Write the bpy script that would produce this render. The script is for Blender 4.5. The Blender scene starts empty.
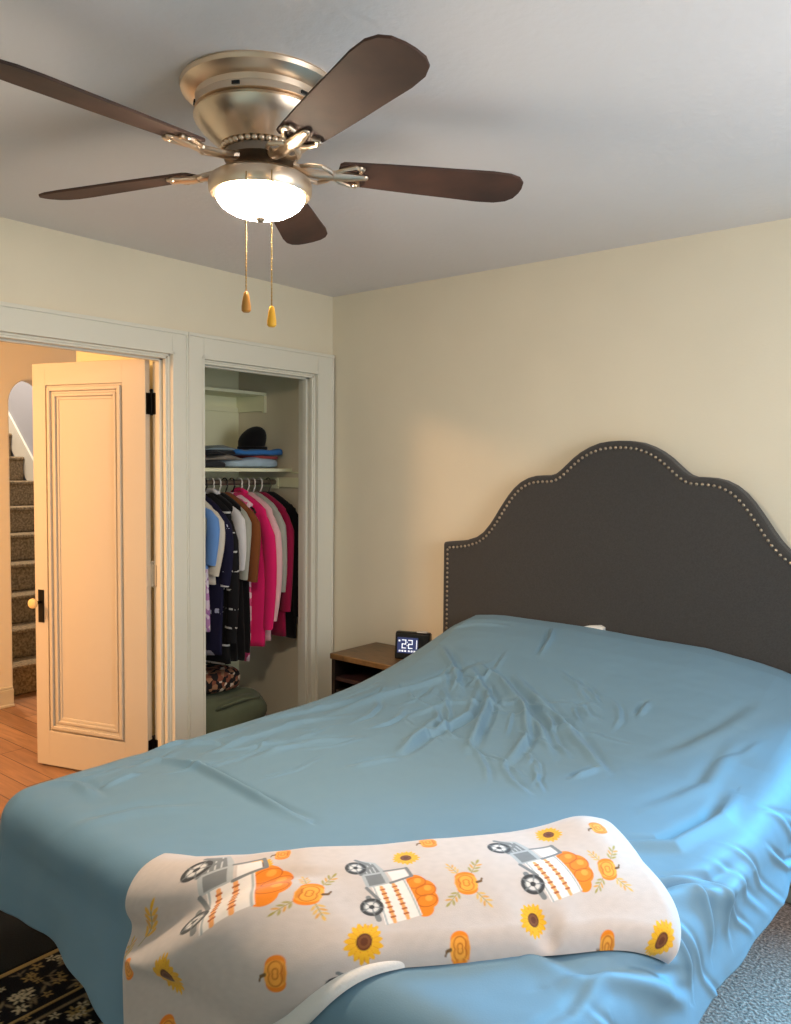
import bpy, bmesh, math, random
import numpy as np
from mathutils import Vector, Matrix

# ---------- camera, light, exposure ----------
SC = bpy.context.scene
COL = SC.collection
SC.view_settings.view_transform = 'Standard'
SC.view_settings.look = 'None'
SC.view_settings.gamma = 1.0
SC.view_settings.use_curve_mapping = False
SC.view_settings.exposure = 0.10

cam_data = bpy.data.cameras.new('camera')
cam_data.sensor_fit = 'HORIZONTAL'
cam_data.sensor_width = 36.0
cam_data.lens = 824.0 / 791.0 * 36.0
cam_data.clip_start = .02
cam = bpy.data.objects.new('camera', cam_data)
COL.objects.link(cam)
_R = Vector((0.77427047, 0.63279912, 0.00839725)); _U = Vector((-0.03913938, 0.03463768, 0.99863324)); _F = Vector((-0.63164337, 0.77354089, -0.0515863))
_M = Matrix((_R, _U, -_F)).transposed().to_4x4()
_M.translation = Vector((3.32298545, -3.48298531, 1.558))
cam.matrix_world = _M
SC.camera = cam

def lin(c):
    return tuple((v / 12.92 if v <= .04045 else ((v + .055) / 1.055) ** 2.4) for v in c)

world = bpy.data.worlds.new('sky'); SC.world = world
world.use_nodes = True
world.node_tree.nodes['Background'].inputs[0].default_value = (.45, .68, 1.0, 1)
world.node_tree.nodes['Background'].inputs[1].default_value = 1.2

def area_light(name, loc, target, size, size_y, energy, color, spread=180):
    d = bpy.data.lights.new(name, 'AREA'); d.shape = 'RECTANGLE'; d.size = size; d.size_y = size_y
    d.energy = energy; d.color = color; d.spread = math.radians(spread)
    o = bpy.data.objects.new(name, d); COL.objects.link(o)
    o.location = loc
    o.rotation_euler = (Vector(target) - Vector(loc)).to_track_quat('-Z', 'Y').to_euler()
    return o

LAMP_COLOR, LAMP_STRENGTH = (1.0, .80, .58), 185.0
area_light('window_daylight', (3.62, 2.0, 2.05), (2.5, -1.6, .3), .9, 1.1, 390, (.07, .56, 1.0))
area_light('side_fill_light', (4.12, -1.55, 1.60), (0, -1.5, 1.75), 1.2, 1.2, 36, (.95, .97, 1.0))  # added neutral fill inside the room, brightening walls, ceiling and closet
area_light('hall_ceiling_lamp', (-1.0, -3.0, 2.36), (-.95, -2.3, 0), .4, .4, 66, (1.0, .55, .25))
area_light('stair_hall_fill', (-3.6, -.7, 3.9), (-3.4, -.6, 0), .5, .5, 90, (1.0, .80, .60))  # added unseen light, put in to brighten the dark stairs

# ---------- helpers ----------
class MB:
    def __init__(s):
        s.v = []; s.f = []; s.m = []
    def add(s, verts, faces, mi=0):
        b = len(s.v)
        s.v += [tuple(map(float, q)) for q in verts]
        s.f += [tuple(b + i for i in f) for f in faces]
        s.m += [mi] * len(faces)
        return s
    def box(s, lo, hi, mi=0):
        (x0, y0, z0), (x1, y1, z1) = lo, hi
        return s.add([(x0, y0, z0), (x1, y0, z0), (x1, y1, z0), (x0, y1, z0), (x0, y0, z1), (x1, y0, z1), (x1, y1, z1), (x0, y1, z1)],
                     [(0, 3, 2, 1), (4, 5, 6, 7), (0, 1, 5, 4), (1, 2, 6, 5), (2, 3, 7, 6), (3, 0, 4, 7)], mi)
    def prism(s, poly, a, b, axis, mi=0):
        """poly: 2D points in the two other axes (in axis order), extruded from a to b along axis"""
        def P(q, h):
            r = list(q); r.insert(axis, h); return tuple(r)
        n = len(poly)
        vs = [P(q, a) for q in poly] + [P(q, b) for q in poly]
        return s.add(vs, [tuple(range(n))[::-1], tuple(range(n, 2 * n))] + [(i, (i + 1) % n, n + (i + 1) % n, n + i) for i in range(n)], mi)
    def tube(s, pts, r, n=10, mi=0, caps=True, flat=None):
        pts = [Vector(p) for p in pts]
        rs = r if isinstance(r, (list, tuple)) else [r] * len(pts)
        up = None; rings = []
        for i, p in enumerate(pts):
            t = (pts[min(i + 1, len(pts) - 1)] - pts[max(i - 1, 0)]).normalized()
            if up is None:
                up = Vector((0, 0, 1)) if abs(t.z) < .9 else Vector((1, 0, 0))
            u = (up - t * up.dot(t)).normalized(); w = t.cross(u); up = u
            rings.append([p + u * math.cos(2 * math.pi * k / n) * rs[i] + w * math.sin(2 * math.pi * k / n) * rs[i] * (flat or 1) for k in range(n)])
        vs = [q for ring in rings for q in ring]
        fs = [(i * n + k, i * n + (k + 1) % n, (i + 1) * n + (k + 1) % n, (i + 1) * n + k) for i in range(len(pts) - 1) for k in range(n)]
        if caps:
            fs += [tuple(range(n))[::-1], tuple((len(pts) - 1) * n + k for k in range(n))]
        return s.add(vs, fs, mi)
    def lathe(s, prof, c, n=48, mi=0):
        """prof: (radius, z) from top to bottom around the vertical axis at c"""
        vs, fs = [], []
        for r, z in prof:
            vs += [(c[0] + r * math.cos(2 * math.pi * k / n), c[1] + r * math.sin(2 * math.pi * k / n), c[2] + z) for k in range(n)]
        for i in range(len(prof) - 1):
            fs += [(i * n + k, (i + 1) * n + k, (i + 1) * n + (k + 1) % n, i * n + (k + 1) % n) for k in range(n)]
        fs.append(tuple(range(n))); fs.append(tuple((len(prof) - 1) * n + k for k in range(n))[::-1])
        return s.add(vs, fs, mi)
    def ball(s, c, r, n=14, m=10, mi=0, p=1.0):
        rx, ry, rz = r if isinstance(r, (list, tuple)) else (r, r, r)
        sp = lambda v: math.copysign(abs(v) ** p, v)
        vs, fs = [], []
        for i in range(m + 1):
            th = math.pi * i / m
            for k in range(n):
                ph = 2 * math.pi * k / n
                vs.append((c[0] + rx * sp(math.sin(th)) * sp(math.cos(ph)), c[1] + ry * sp(math.sin(th)) * sp(math.sin(ph)), c[2] + rz * sp(math.cos(th))))
        for i in range(m):
            fs += [(i * n + k, (i + 1) * n + k, (i + 1) * n + (k + 1) % n, i * n + (k + 1) % n) for k in range(n)]
        return s.add(vs, fs, mi)
    def xform(s, M, start=0):
        for i in range(start, len(s.v)):
            s.v[i] = tuple(M @ Vector(s.v[i]))
        return s

ORIGIN = {}

def build(name, mb, mats, parent=None, smooth=None, bevel=0, segs=2):
    """links one mesh object; its vertices are given in world coordinates"""
    me = bpy.data.meshes.new(name)
    o0 = ORIGIN.get(parent.name, (0, 0, 0)) if parent else (0, 0, 0)
    me.from_pydata([(v[0] - o0[0], v[1] - o0[1], v[2] - o0[2]) for v in mb.v], [], mb.f)
    mats = mats if isinstance(mats, (list, tuple)) else [mats]
    for m in mats: me.materials.append(m)
    if len(mats) > 1: me.polygons.foreach_set('material_index', mb.m)
    bm = bmesh.new(); bm.from_mesh(me)
    bmesh.ops.remove_doubles(bm, verts=bm.verts, dist=1e-6)
    bmesh.ops.recalc_face_normals(bm, faces=bm.faces)
    bm.to_mesh(me); bm.free()
    if smooth:
        me.polygons.foreach_set('use_smooth', [True] * len(me.polygons))
        if smooth is not True: me.set_sharp_from_angle(angle=math.radians(smooth))
    o = bpy.data.objects.new(name, me); COL.objects.link(o)
    if parent: o.parent = parent
    ORIGIN[o.name] = o0
    if bevel:
        b = o.modifiers.new('bevel', 'BEVEL'); b.width = bevel; b.segments = segs; b.limit_method = 'ANGLE'; b.angle_limit = math.radians(40)
        b.harden_normals = False
    return o

def grid_obj(name, X, Y, Z, mat, parent=None, color=None):
    """a smooth mesh from 2D coordinate arrays, optional per-vertex colours (dye of the cloth)"""
    o0 = ORIGIN.get(parent.name, (0, 0, 0)) if parent else (0, 0, 0)
    nr, nc = X.shape
    co = np.stack([X - o0[0], Y - o0[1], Z - o0[2]], -1).reshape(-1, 3).astype(np.float32)
    idx = np.arange(nr * nc).reshape(nr, nc)
    q = np.stack([idx[:-1, :-1], idx[:-1, 1:], idx[1:, 1:], idx[1:, :-1]], -1).reshape(-1, 4)
    me = bpy.data.meshes.new(name)
    me.vertices.add(len(co)); me.vertices.foreach_set('co', co.ravel())
    me.loops.add(q.size); me.loops.foreach_set('vertex_index', q.ravel().astype(np.int32))
    me.polygons.add(len(q)); me.polygons.foreach_set('loop_start', (np.arange(len(q)) * 4).astype(np.int32))
    me.polygons.foreach_set('use_smooth', np.ones(len(q), bool))
    me.update(calc_edges=True); me.validate()
    if color is not None:
        ca = me.color_attributes.new('dye', 'FLOAT_COLOR', 'POINT')
        c4 = np.concatenate([color.reshape(-1, 3), np.ones((nr * nc, 1))], 1).astype(np.float32)
        ca.data.foreach_set('color', c4.ravel())
    me.materials.append(mat)
    o = bpy.data.objects.new(name, me); COL.objects.link(o)
    if parent: o.parent = parent
    ORIGIN[o.name] = o0
    return o

def tag(o, label=None, cat=None, group=None, kind=None):
    for k, v in (('label', label), ('category', cat), ('group', group), ('kind', kind)):
        if v: o[k] = v
    return o

def thing(name, label, cat, loc=(0, 0, 0), group=None):
    o = bpy.data.objects.new(name, None); COL.objects.link(o); o.location = loc
    o.empty_display_size = .1
    ORIGIN[o.name] = tuple(loc)
    return tag(o, label, cat, group)

def structure(o):
    o['kind'] = 'structure'; return o

# ---------- materials ----------
def mat(name, rgb, rough=.6, metal=0.0, bump=0.0, bscale=60.0, vary=0.0, vscale=4.0, sheen=0.0, spec=.4, detail=4):
    m = bpy.data.materials.new(name); m.use_nodes = True
    nt = m.node_tree; b = nt.nodes['Principled BSDF']
    c = lin(rgb) + (1,)
    b.inputs['Base Color'].default_value = c
    b.inputs['Roughness'].default_value = rough
    b.inputs['Metallic'].default_value = metal
    b.inputs['Specular IOR Level'].default_value = spec
    if sheen:
        b.inputs['Sheen Weight'].default_value = sheen; b.inputs['Sheen Roughness'].default_value = .5
    tc = nt.nodes.new('ShaderNodeTexCoord')
    if vary:
        n = nt.nodes.new('ShaderNodeTexNoise'); n.inputs['Scale'].default_value = vscale; n.inputs['Detail'].default_value = detail
        r = nt.nodes.new('ShaderNodeMapRange'); r.inputs[1].default_value = .3; r.inputs[2].default_value = .7
        r.inputs[3].default_value = 1 - vary; r.inputs[4].default_value = 1 + vary
        mx = nt.nodes.new('ShaderNodeMix'); mx.data_type = 'RGBA'; mx.blend_type = 'MULTIPLY'; mx.inputs[0].default_value = 1
        mx.inputs[6].default_value = c
        nt.links.new(tc.outputs['Object'], n.inputs['Vector']); nt.links.new(n.outputs[0], r.inputs[0])
        nt.links.new(r.outputs[0], mx.inputs[7]); nt.links.new(mx.outputs[2], b.inputs['Base Color'])
    if bump:
        n2 = nt.nodes.new('ShaderNodeTexNoise'); n2.inputs['Scale'].default_value = bscale; n2.inputs['Detail'].default_value = 3
        bp = nt.nodes.new('ShaderNodeBump'); bp.inputs['Strength'].default_value = bump; bp.inputs['Distance'].default_value = .01
        nt.links.new(tc.outputs['Object'], n2.inputs['Vector']); nt.links.new(n2.outputs[0], bp.inputs['Height'])
        nt.links.new(bp.outputs[0], b.inputs['Normal'])
    return m

def ramp_mat(name, stops, tex='noise', scale=8.0, stretch=(1, 1, 1), rough=.7, bump=0.0, detail=6, distortion=0.0, metal=0.0, constant=False):
    m = bpy.data.materials.new(name); m.use_nodes = True
    nt = m.node_tree; b = nt.nodes['Principled BSDF']
    b.inputs['Roughness'].default_value = rough; b.inputs['Metallic'].default_value = metal
    tc = nt.nodes.new('ShaderNodeTexCoord'); mp = nt.nodes.new('ShaderNodeMapping'); mp.inputs['Scale'].default_value = stretch
    nt.links.new(tc.outputs['Object'], mp.inputs[0])
    if tex == 'voronoi':
        t = nt.nodes.new('ShaderNodeTexVoronoi'); t.inputs['Scale'].default_value = scale; out = t.outputs['Distance']
    elif tex == 'cells':
        t = nt.nodes.new('ShaderNodeTexVoronoi'); t.inputs['Scale'].default_value = scale
        sp = nt.nodes.new('ShaderNodeSeparateColor'); nt.links.new(t.outputs['Color'], sp.inputs[0]); out = sp.outputs[0]
    else:
        t = nt.nodes.new('ShaderNodeTexNoise'); t.inputs['Scale'].default_value = scale; t.inputs['Detail'].default_value = detail
        t.inputs['Distortion'].default_value = distortion; out = t.outputs[0]
    nt.links.new(mp.outputs[0], t.inputs['Vector'])
    cr = nt.nodes.new('ShaderNodeValToRGB')
    if constant: cr.color_ramp.interpolation = 'CONSTANT'
    el = cr.color_ramp.elements
    while len(el) < len(stops): el.new(.5)
    for e, (p, c) in zip(el, stops):
        e.position = p; e.color = lin(c) + (1,)
    nt.links.new(out, cr.inputs[0]); nt.links.new(cr.outputs[0], b.inputs['Base Color'])
    if bump:
        bp = nt.nodes.new('ShaderNodeBump'); bp.inputs['Strength'].default_value = bump; bp.inputs['Distance'].default_value = .01
        nt.links.new(out, bp.inputs['Height']); nt.links.new(bp.outputs[0], b.inputs['Normal'])
    return m

def dye_mat(name, rough=.9, bump=.08, bscale=420, sheen=.2):
    m = mat(name, (1, 1, 1), rough, bump=bump, bscale=bscale, sheen=sheen, spec=.15)
    nt = m.node_tree
    a = nt.nodes.new('ShaderNodeAttribute'); a.attribute_name = 'dye'
    nt.links.new(a.outputs['Color'], nt.nodes['Principled BSDF'].inputs['Base Color'])
    return m

def plank_mat(name):
    m = bpy.data.materials.new(name); m.use_nodes = True
    nt = m.node_tree; b = nt.nodes['Principled BSDF']; b.inputs['Roughness'].default_value = .42
    tc = nt.nodes.new('ShaderNodeTexCoord')
    br = nt.nodes.new('ShaderNodeTexBrick'); br.inputs['Scale'].default_value = 1.0
    br.inputs['Brick Width'].default_value = 1.1; br.inputs['Row Height'].default_value = .13; br.inputs['Mortar Size'].default_value = .0025
    br.inputs['Color1'].default_value = lin((.66, .50, .36)) + (1,); br.inputs['Color2'].default_value = lin((.50, .35, .24)) + (1,)
    br.inputs['Mortar'].default_value = lin((.25, .16, .10)) + (1,); br.inputs['Bias'].default_value = -.1
    nt.links.new(tc.outputs['Object'], br.inputs['Vector'])
    mp = nt.nodes.new('ShaderNodeMapping'); mp.inputs['Scale'].default_value = (2.2, 22, 1)
    nt.links.new(tc.outputs['Object'], mp.inputs[0])
    n = nt.nodes.new('ShaderNodeTexNoise'); n.inputs['Scale'].default_value = 1.6; n.inputs['Detail'].default_value = 6; n.inputs['Distortion'].default_value = .6
    nt.links.new(mp.outputs[0], n.inputs['Vector'])
    r = nt.nodes.new('ShaderNodeMapRange'); r.inputs[1].default_value = .3; r.inputs[2].default_value = .7; r.inputs[3].default_value = .72; r.inputs[4].default_value = 1.2
    nt.links.new(n.outputs[0], r.inputs[0])
    mx = nt.nodes.new('ShaderNodeMix'); mx.data_type = 'RGBA'; mx.blend_type = 'MULTIPLY'; mx.inputs[0].default_value = 1
    nt.links.new(br.outputs[0], mx.inputs[6]); nt.links.new(r.outputs[0], mx.inputs[7]); nt.links.new(mx.outputs[2], b.inputs['Base Color'])
    return m

def dash_mat(name, base, dash, period=9.0, width=.10, ncut=.52):
    """dark knit with rows of short woven dashes"""
    m = mat(name, base, .9, bump=.1, bscale=200)
    nt = m.node_tree; b = nt.nodes['Principled BSDF']
    tc = nt.nodes.new('ShaderNodeTexCoord'); sx = nt.nodes.new('ShaderNodeSeparateXYZ'); nt.links.new(tc.outputs['Object'], sx.inputs[0])
    def mth(op, a, v=None):
        n = nt.nodes.new('ShaderNodeMath'); n.operation = op; nt.links.new(a, n.inputs[0])
        if v is not None:
            if isinstance(v, float): n.inputs[1].default_value = v
            else: nt.links.new(v, n.inputs[1])
        return n.outputs[0]
    z = mth('FRACT', mth('MULTIPLY', sx.outputs[2], period)); zz = mth('LESS_THAN', z, width)
    n = nt.nodes.new('ShaderNodeTexNoise'); n.inputs['Scale'].default_value = 22; nt.links.new(tc.outputs['Object'], n.inputs['Vector'])
    k = mth('MULTIPLY', zz, mth('GREATER_THAN', n.outputs[0], ncut))
    mx = nt.nodes.new('ShaderNodeMix'); mx.data_type = 'RGBA'; mx.inputs[6].default_value = lin(base) + (1,); mx.inputs[7].default_value = lin(dash) + (1,)
    nt.links.new(k, mx.inputs[0]); nt.links.new(mx.outputs[2], b.inputs['Base Color'])
    return m

def emit_mat(name, rgb, strength):
    m = bpy.data.materials.new(name); m.use_nodes = True
    b = m.node_tree.nodes['Principled BSDF']
    b.inputs['Base Color'].default_value = (.9, .88, .84, 1)
    b.inputs['Emission Color'].default_value = tuple(rgb) + (1,); b.inputs['Emission Strength'].default_value = strength
    return m

M_wall = mat('wall_paint', (.875, .84, .755), .75, bump=.06, bscale=90, vary=.02, vscale=3)
M_ceil = mat('ceiling_paint', (.88, .865, .86), .9, bump=.2, bscale=38, vary=.02, vscale=2)
M_trim = mat('trim_paint', (.86, .85, .80), .42)
M_door = mat('door_paint', (.79, .755, .69), .45)
M_closet = mat('closet_paint', (.93, .93, .80), .8, bump=.05)
M_hall = mat('hall_paint', (.95, .93, .88), .75, bump=.05)
M_stairwall = mat('stair_wall_paint', (.66, .67, .70), .8)
M_carpet = ramp_mat('grey_carpet', [(.30, (.41, .355, .33)), (.5, (.63, .555, .515)), (.70, (.84, .75, .70))], scale=105, detail=3, rough=1, bump=.8)
M_staircarpet = ramp_mat('brown_stair_carpet', [(.35, (.42, .36, .27)), (.65, (.62, .54, .42))], scale=60, detail=3, rough=1, bump=.6)
M_wood_floor = plank_mat('hall_planks')
M_black_iron = mat('black_iron', (.09, .075, .06), .45, .6)
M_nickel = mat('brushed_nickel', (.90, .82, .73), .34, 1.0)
M_nickel_dark = mat('dark_nickel', (.55, .50, .45), .38, 1.0)  # darker nickel tone for the flywheel and finial
M_brass = mat('brass_chain', (.80, .66, .42), .3, .9)
M_glassknob = mat('amber_glass_knob', (.93, .80, .55), .08, 0, spec=.8)
M_blade = ramp_mat('walnut_blade', [(.3, (.20, .13, .10)), (.7, (.32, .21, .16))], scale=6, stretch=(1, 1, 1), rough=.75)
M_hb = mat('charcoal_linen', (.27, .262, .255), .95, bump=.35, bscale=420, vary=.10, vscale=160, sheen=.15, spec=.15)
M_nail = mat('pewter_nailheads', (.72, .66, .58), .3, 1.0)
M_sheet = mat('blue_cotton', (.44, .565, .645), .62, bump=.05, bscale=300, spec=.25, sheen=.05)
M_throw = dye_mat('printed_fleece')
M_rug = dye_mat('printed_rug', .95, .3, 160, .0)
M_mattress = mat('white_ticking', (.85, .85, .83), .9)
M_frame = mat('dark_bed_frame', (.16, .145, .13), .85)
M_pillow = mat('white_pillowcase', (.93, .92, .90), .85, bump=.06, bscale=90)
M_nightwood = ramp_mat('walnut_top', [(.3, (.28, .20, .11)), (.55, (.42, .32, .19)), (.75, (.33, .24, .14))], scale=5, stretch=(2, 14, 2), rough=.4, detail=5, distortion=.8)
M_nightdark = mat('espresso_wood', (.10, .075, .065), .45)
M_nightshelf = mat('wine_stained_shelf', (.16, .09, .10), .5)
M_black = mat('black_plastic', (.045, .045, .05), .35)
M_white_plastic = mat('white_plastic', (.86, .84, .82), .4)
# ================= room =================
H = 2.545
WT = .12
XE, YS = 4.15, -4.40          # far right wall, wall behind the photographer
DY0, DY1, DZ = -2.02, -1.112, 2.095    # doorway in the left wall
CY0, CY1, CZ = -.930, -.138, 2.092     # closet opening

structure(build('floor', MB().box((-.02, YS, -.08), (XE, 0, 0)), M_carpet))
structure(build('floor_hall', MB().box((-2.2, -4.4, -.08), (-.02, -1.06, 0)).box((-2.2, -1.06, -.08), (-.86, .3, 0)), M_wood_floor))
structure(build('floor_closet', MB().box((-.84, -1.0, -.08), (-.02, 0, .002)), M_carpet))
structure(build('ceiling', MB().box((-WT, YS, H), (XE, .15, H + .08)), M_ceil))
wl = MB()
wl.box((-WT, YS, 0), (0, DY0, H)).box((-WT, DY0, DZ), (0, DY1, H)).box((-WT, DY1, 0), (0, CY0, H)).box((-WT, CY0, CZ), (0, CY1, H)).box((-WT, CY1, 0), (0, 0, H))
structure(build('wall_left', wl, M_wall))
# headboard wall with the window at its right end (outside the frame)
WX0, WX1, WZ0, WZ1 = 2.84, 3.86, .52, 1.95
wb = MB().box((-.9, 0, 0), (WX0, .15, H)).box((WX0, 0, 0), (WX1, .15, WZ0)).box((WX0, 0, WZ1), (WX1, .15, H)).box((WX1, 0, 0), (XE, .15, H))
structure(build('wall_back', wb, M_wall))
structure(build('wall_right', MB().box((XE, YS, 0), (XE + .12, .15, H)), M_wall))
structure(build('wall_front', MB().box((-WT, YS - .12, 0), (XE, YS, H)), M_wall))
wf = MB()
for a, b in (((WX0, .03, WZ0), (WX0 + .05, .09, WZ1)), ((WX1 - .05, .03, WZ0), (WX1, .09, WZ1)), ((WX0 + .05, .03, WZ0), (WX1 - .05, .09, WZ0 + .05)), ((WX0 + .05, .03, WZ1 - .05), (WX1 - .05, .09, WZ1)), ((WX0 + .05, .04, 1.22), (WX1 - .05, .08, 1.26))):
    wf.box(a, b)
structure(build('window_1', wf, M_trim, bevel=.004))
wc = MB()
for a, b in (((WX0 - .06, -.02, WZ0 - .02), (WX0, 0, WZ1 + .10)), ((WX1, -.02, WZ0 - .02), (WX1 + .10, 0, WZ1 + .10)), ((WX0, -.02, WZ1), (WX1, 0, WZ1 + .10)), ((WX0 - .08, -.05, WZ0 - .04), (WX1 + .12, .03, WZ0)), ((WX0 - .06, -.018, WZ0 - .12), (WX1 + .10, 0, WZ0 - .04))):
    wc.box(a, b)
structure(build('trim_3', wc, M_trim, bevel=.004))
# added window-style trim on the solid right wall, framing the unseen fill light
w2 = MB()
for a, b in (((XE - .022, -2.25, .90), (XE, -2.15, 2.30)), ((XE - .022, -.95, .90), (XE, -.85, 2.30)), ((XE - .022, -2.15, 2.20), (XE, -.95, 2.30)), ((XE - .05, -2.30, .96), (XE, -.80, 1.0)), ((XE - .02, -2.15, 1.58), (XE - .002, -.95, 1.62))):
    w2.box(a, b)
structure(build('fill_light_trim', w2, M_trim, bevel=.003))
# closet shell
cl = MB().box((-.93, -1.0, 0), (-.83, 0, H)).box((-.93, -1.06, 0), (-WT, -1.0, H)).box((-.83, -1.0, 2.42), (-WT, 0, 2.48))
structure(build('wall_closet', cl, M_closet))
# hall shell: far wall with an arch to the stairs, side walls, ceiling
AY0, AY1, AZS, AR = -.945, -.655, 1.965, .145
yc = (AY0 + AY1) / 2
arch = MB()
poly = [(-4.4, 0), (AY0, 0)] + [(yc - AR * math.cos(math.pi * k / 24), AZS + AR * math.sin(math.pi * k / 24) * 1.08) for k in range(25)] + [(AY1, 0), (.3, 0), (.3, H), (-4.4, H)]
arch.prism(poly, -2.10, -1.95, 0)
structure(build('wall_hall', arch, M_hall, bevel=.012, segs=3))
hs = MB().box((-2.1, .3, 0), (-.93, .4, H)).box((-2.1, -4.5, 0), (-WT, -4.4, H))
structure(build('wall_hall_side', hs, M_hall))
structure(build('ceiling_hall', MB().box((-2.1, -4.4, 2.50), (-WT, .3, 2.58)), M_hall))
hb_ = MB().box((-1.95, -4.4, 0), (-1.933, AY0 - .005, .115)).box((-1.95, -4.4, .115), (-1.94, AY0 - .005, .13)).box((-1.95, -4.4, 0), (-1.925, AY0 - .005, .018))
structure(build('baseboard_hall', hb_, M_trim, bevel=.004))
# stair hall beyond the arch
sw = MB().box((-5.2, .02, 0), (-2.10, .12, 4.2)).box((-5.2, -1.40, 0), (-2.10, -1.30, 4.2)).box((-5.3, -1.4, 0), (-5.2, .12, 4.2)).box((-5.2, -1.4, 4.2), (-2.1, .12, 4.3))
structure(build('wall_stair', sw, M_stairwall))
structure(build('floor_stair_hall', MB().box((-5.2, -1.3, -.08), (-2.19, .02, 0)), M_wood_floor))

# casings: flat board, raised outer bead and stepped inner edge, plus the jamb with its stops
def casing(name, y0, y1, ztop, wl_, wr_, wt_, bead_l=True, bead_r=True):
    m = MB(); t = .02
    m.box((0, y0 - wl_, 0), (t, y0, ztop + wt_)); m.box((0, y1, 0), (t, y1 + wr_, ztop + wt_)); m.box((0, y0, ztop), (t, y1, ztop + wt_))
    m.box((0, y0 - wl_, ztop + wt_ - .012), (t + .008, y1 + wr_, ztop + wt_ + .006))
    if bead_l: m.box((0, y0 - wl_, 0), (t + .006, y0 - wl_ + .010, ztop + wt_ - .012))
    if bead_r: m.box((0, y1 + wr_ - .010, 0), (t + .006, y1 + wr_, ztop + wt_ - .012))
    # inner bead
    m.box((0, y0 - .010, 0), (t + .005, y0 + .002, ztop + .010)); m.box((0, y1 - .002, 0), (t + .005, y1 + .010, ztop + .010)); m.box((0, y0 - .010, ztop - .002), (t + .005, y1 + .010, ztop + .010))
    # jamb lining with two stops
    for xa, xb, d in ((-WT - .005, 0, .012), (-.030, -.006, .022), (-.075, -.045, .030)):
        m.box((xa, y0 - .001, 0), (xb, y0 + d, ztop)); m.box((xa, y1 - d, 0), (xb, y1 + .001, ztop)); m.box((xa, y0, ztop - d), (xb, y1, ztop + .001))
    return structure(build(name, m, M_trim, bevel=.0025))

casing('trim_1', DY0, DY1, DZ, .087, .086, .108)
casing('trim_2', CY0, CY1, CZ, .094, .126, .112)
bb = MB().box((0, YS, 0), (.016, DY0 - .09, .14)).box((0, YS, .14), (.010, DY0 - .09, .155))
structure(build('baseboard_left', bb, M_trim, bevel=.004))
bb = MB().box((.02, -.016, 0), (XE, 0, .14)).box((.02, -.010, .14), (XE, 0, .155))
structure(build('baseboard_back', bb, M_trim, bevel=.004))

# staircase
st = thing('staircase', 'brown carpeted staircase rising beyond the arch in the hall', 'stairs', (-2.0, -.6, 0))
for i in range(11):
    x0 = -2.16 - .215 * i
    z0, z1 = .205 * i, .205 * (i + 1)
    stp = MB().box((-5.15, -1.28, z0), (x0, .0, z1 - .02)).box((-5.15, -1.28, z1 - .03), (x0 + .022, .0, z1))
    build('step', stp, M_staircarpet, st, bevel=.012, segs=3)
sk = MB(); pr = []
sk.prism([(-2.16, .0), (-2.12, .28), (-5.1, 3.14), (-5.1, 2.9)], .0, .018, 1)
build('skirt_board', sk, M_trim, st)

# the panelled door, hinged on the right jamb and swung into the hall
Pd = Vector((-.134, -1.130, 0)); _a = math.radians(198); dd = Vector((math.cos(_a), math.sin(_a), 0)); fn = Vector((-dd.y, dd.x, 0)) * (1 if dd.x > 0 else 1)
door = bpy.data.objects.new('door_1', None); COL.objects.link(door); door.location = Pd; ORIGIN['door_1'] = tuple(Pd)
structure(door); tag(door, 'white single panel door standing open into the warm lit hall', 'door')
if fn.y > 0: fn = -fn
DM = Matrix((dd, fn, dd.cross(fn))).transposed().to_4x4(); DM.translation = Pd
# local: x along the leaf, y from the hall side (0) to the bedroom side (.035), z up
def dbox(m, x0, x1, y0, y1, z0, z1): m.box((x0, y0, z0), (x1, y1, z1))
W0, W1, Z0_, Z1_ = .004, .705, .012, 2.078
px0, px1, pz0, pz1 = .140, .622, .192, 1.968
lf = MB()
dbox(lf, W0, px0, 0, .035, Z0_, Z1_); dbox(lf, px1, W1, 0, .035, Z0_, Z1_); dbox(lf, px0, px1, 0, .035, Z0_, pz0); dbox(lf, px0, px1, 0, .035, pz1, Z1_)
lf.xform(DM)
structure(build('door_stile', lf, M_door, door, bevel=.002))
pm = MB()
def ring(m, a, w, yf, depth):
    x0, x1, z0, z1 = px0 + a, px1 - a, pz0 + a, pz1 - a
    ya, yb = .035 - depth, .035 - yf
    dbox(m, x0, x0 + w, ya, yb, z0, z1); dbox(m, x1 - w, x1, ya, yb, z0, z1); dbox(m, x0 + w, x1 - w, ya, yb, z0, z0 + w); dbox(m, x0 + w, x1 - w, ya, yb, z1 - w, z1)
ring(pm, 0, .012, .008, .030); ring(pm, .012, .018, -.005, .031); ring(pm, .030, .014, .007, .027); ring(pm, .044, .014, .002, .027); ring(pm, .058, .016, .012, .024)
dbox(pm, px0 + .07, px1 - .07, .013, .019, pz0 + .07, pz1 - .07)
pm.xform(DM)
structure(build('door_panel', pm, M_door, door, bevel=.003))
def knob_set(side):
    h = MB(); y = -1 if side < 0 else 1
    yb = 0 if side < 0 else .035
    h.box((.645, min(yb, yb + y * .004), .755), (.683, max(yb, yb + y * .004), .925))
    h.xform(DM)
    o = build('door_handle', h, M_black_iron, door, bevel=.006, segs=3); structure(o); tag(o, 'dark iron escutcheon plate with glass knob')
    k = MB(); k.tube([(0.667, yb, .86), (0.667, yb + y * .038, .86)], .009, 12); k.xform(DM); build('knob_stem', k, M_black_iron, o, smooth=40)
    g = MB(); prof = [(0.001, 0), (.014, 0), (.023, .008), (.027, .018), (.024, .028), (.014, .034), (.001, .035)]
    g.lathe(prof, (0, 0, 0), 12); g.xform(DM @ Matrix.Translation((0.667, yb + y * .036, .86)) @ Matrix.Rotation(math.radians(90 if y < 0 else -90), 4, 'X'))
    build('knob', g, M_glassknob, o, smooth=20)
knob_set(1)
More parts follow.
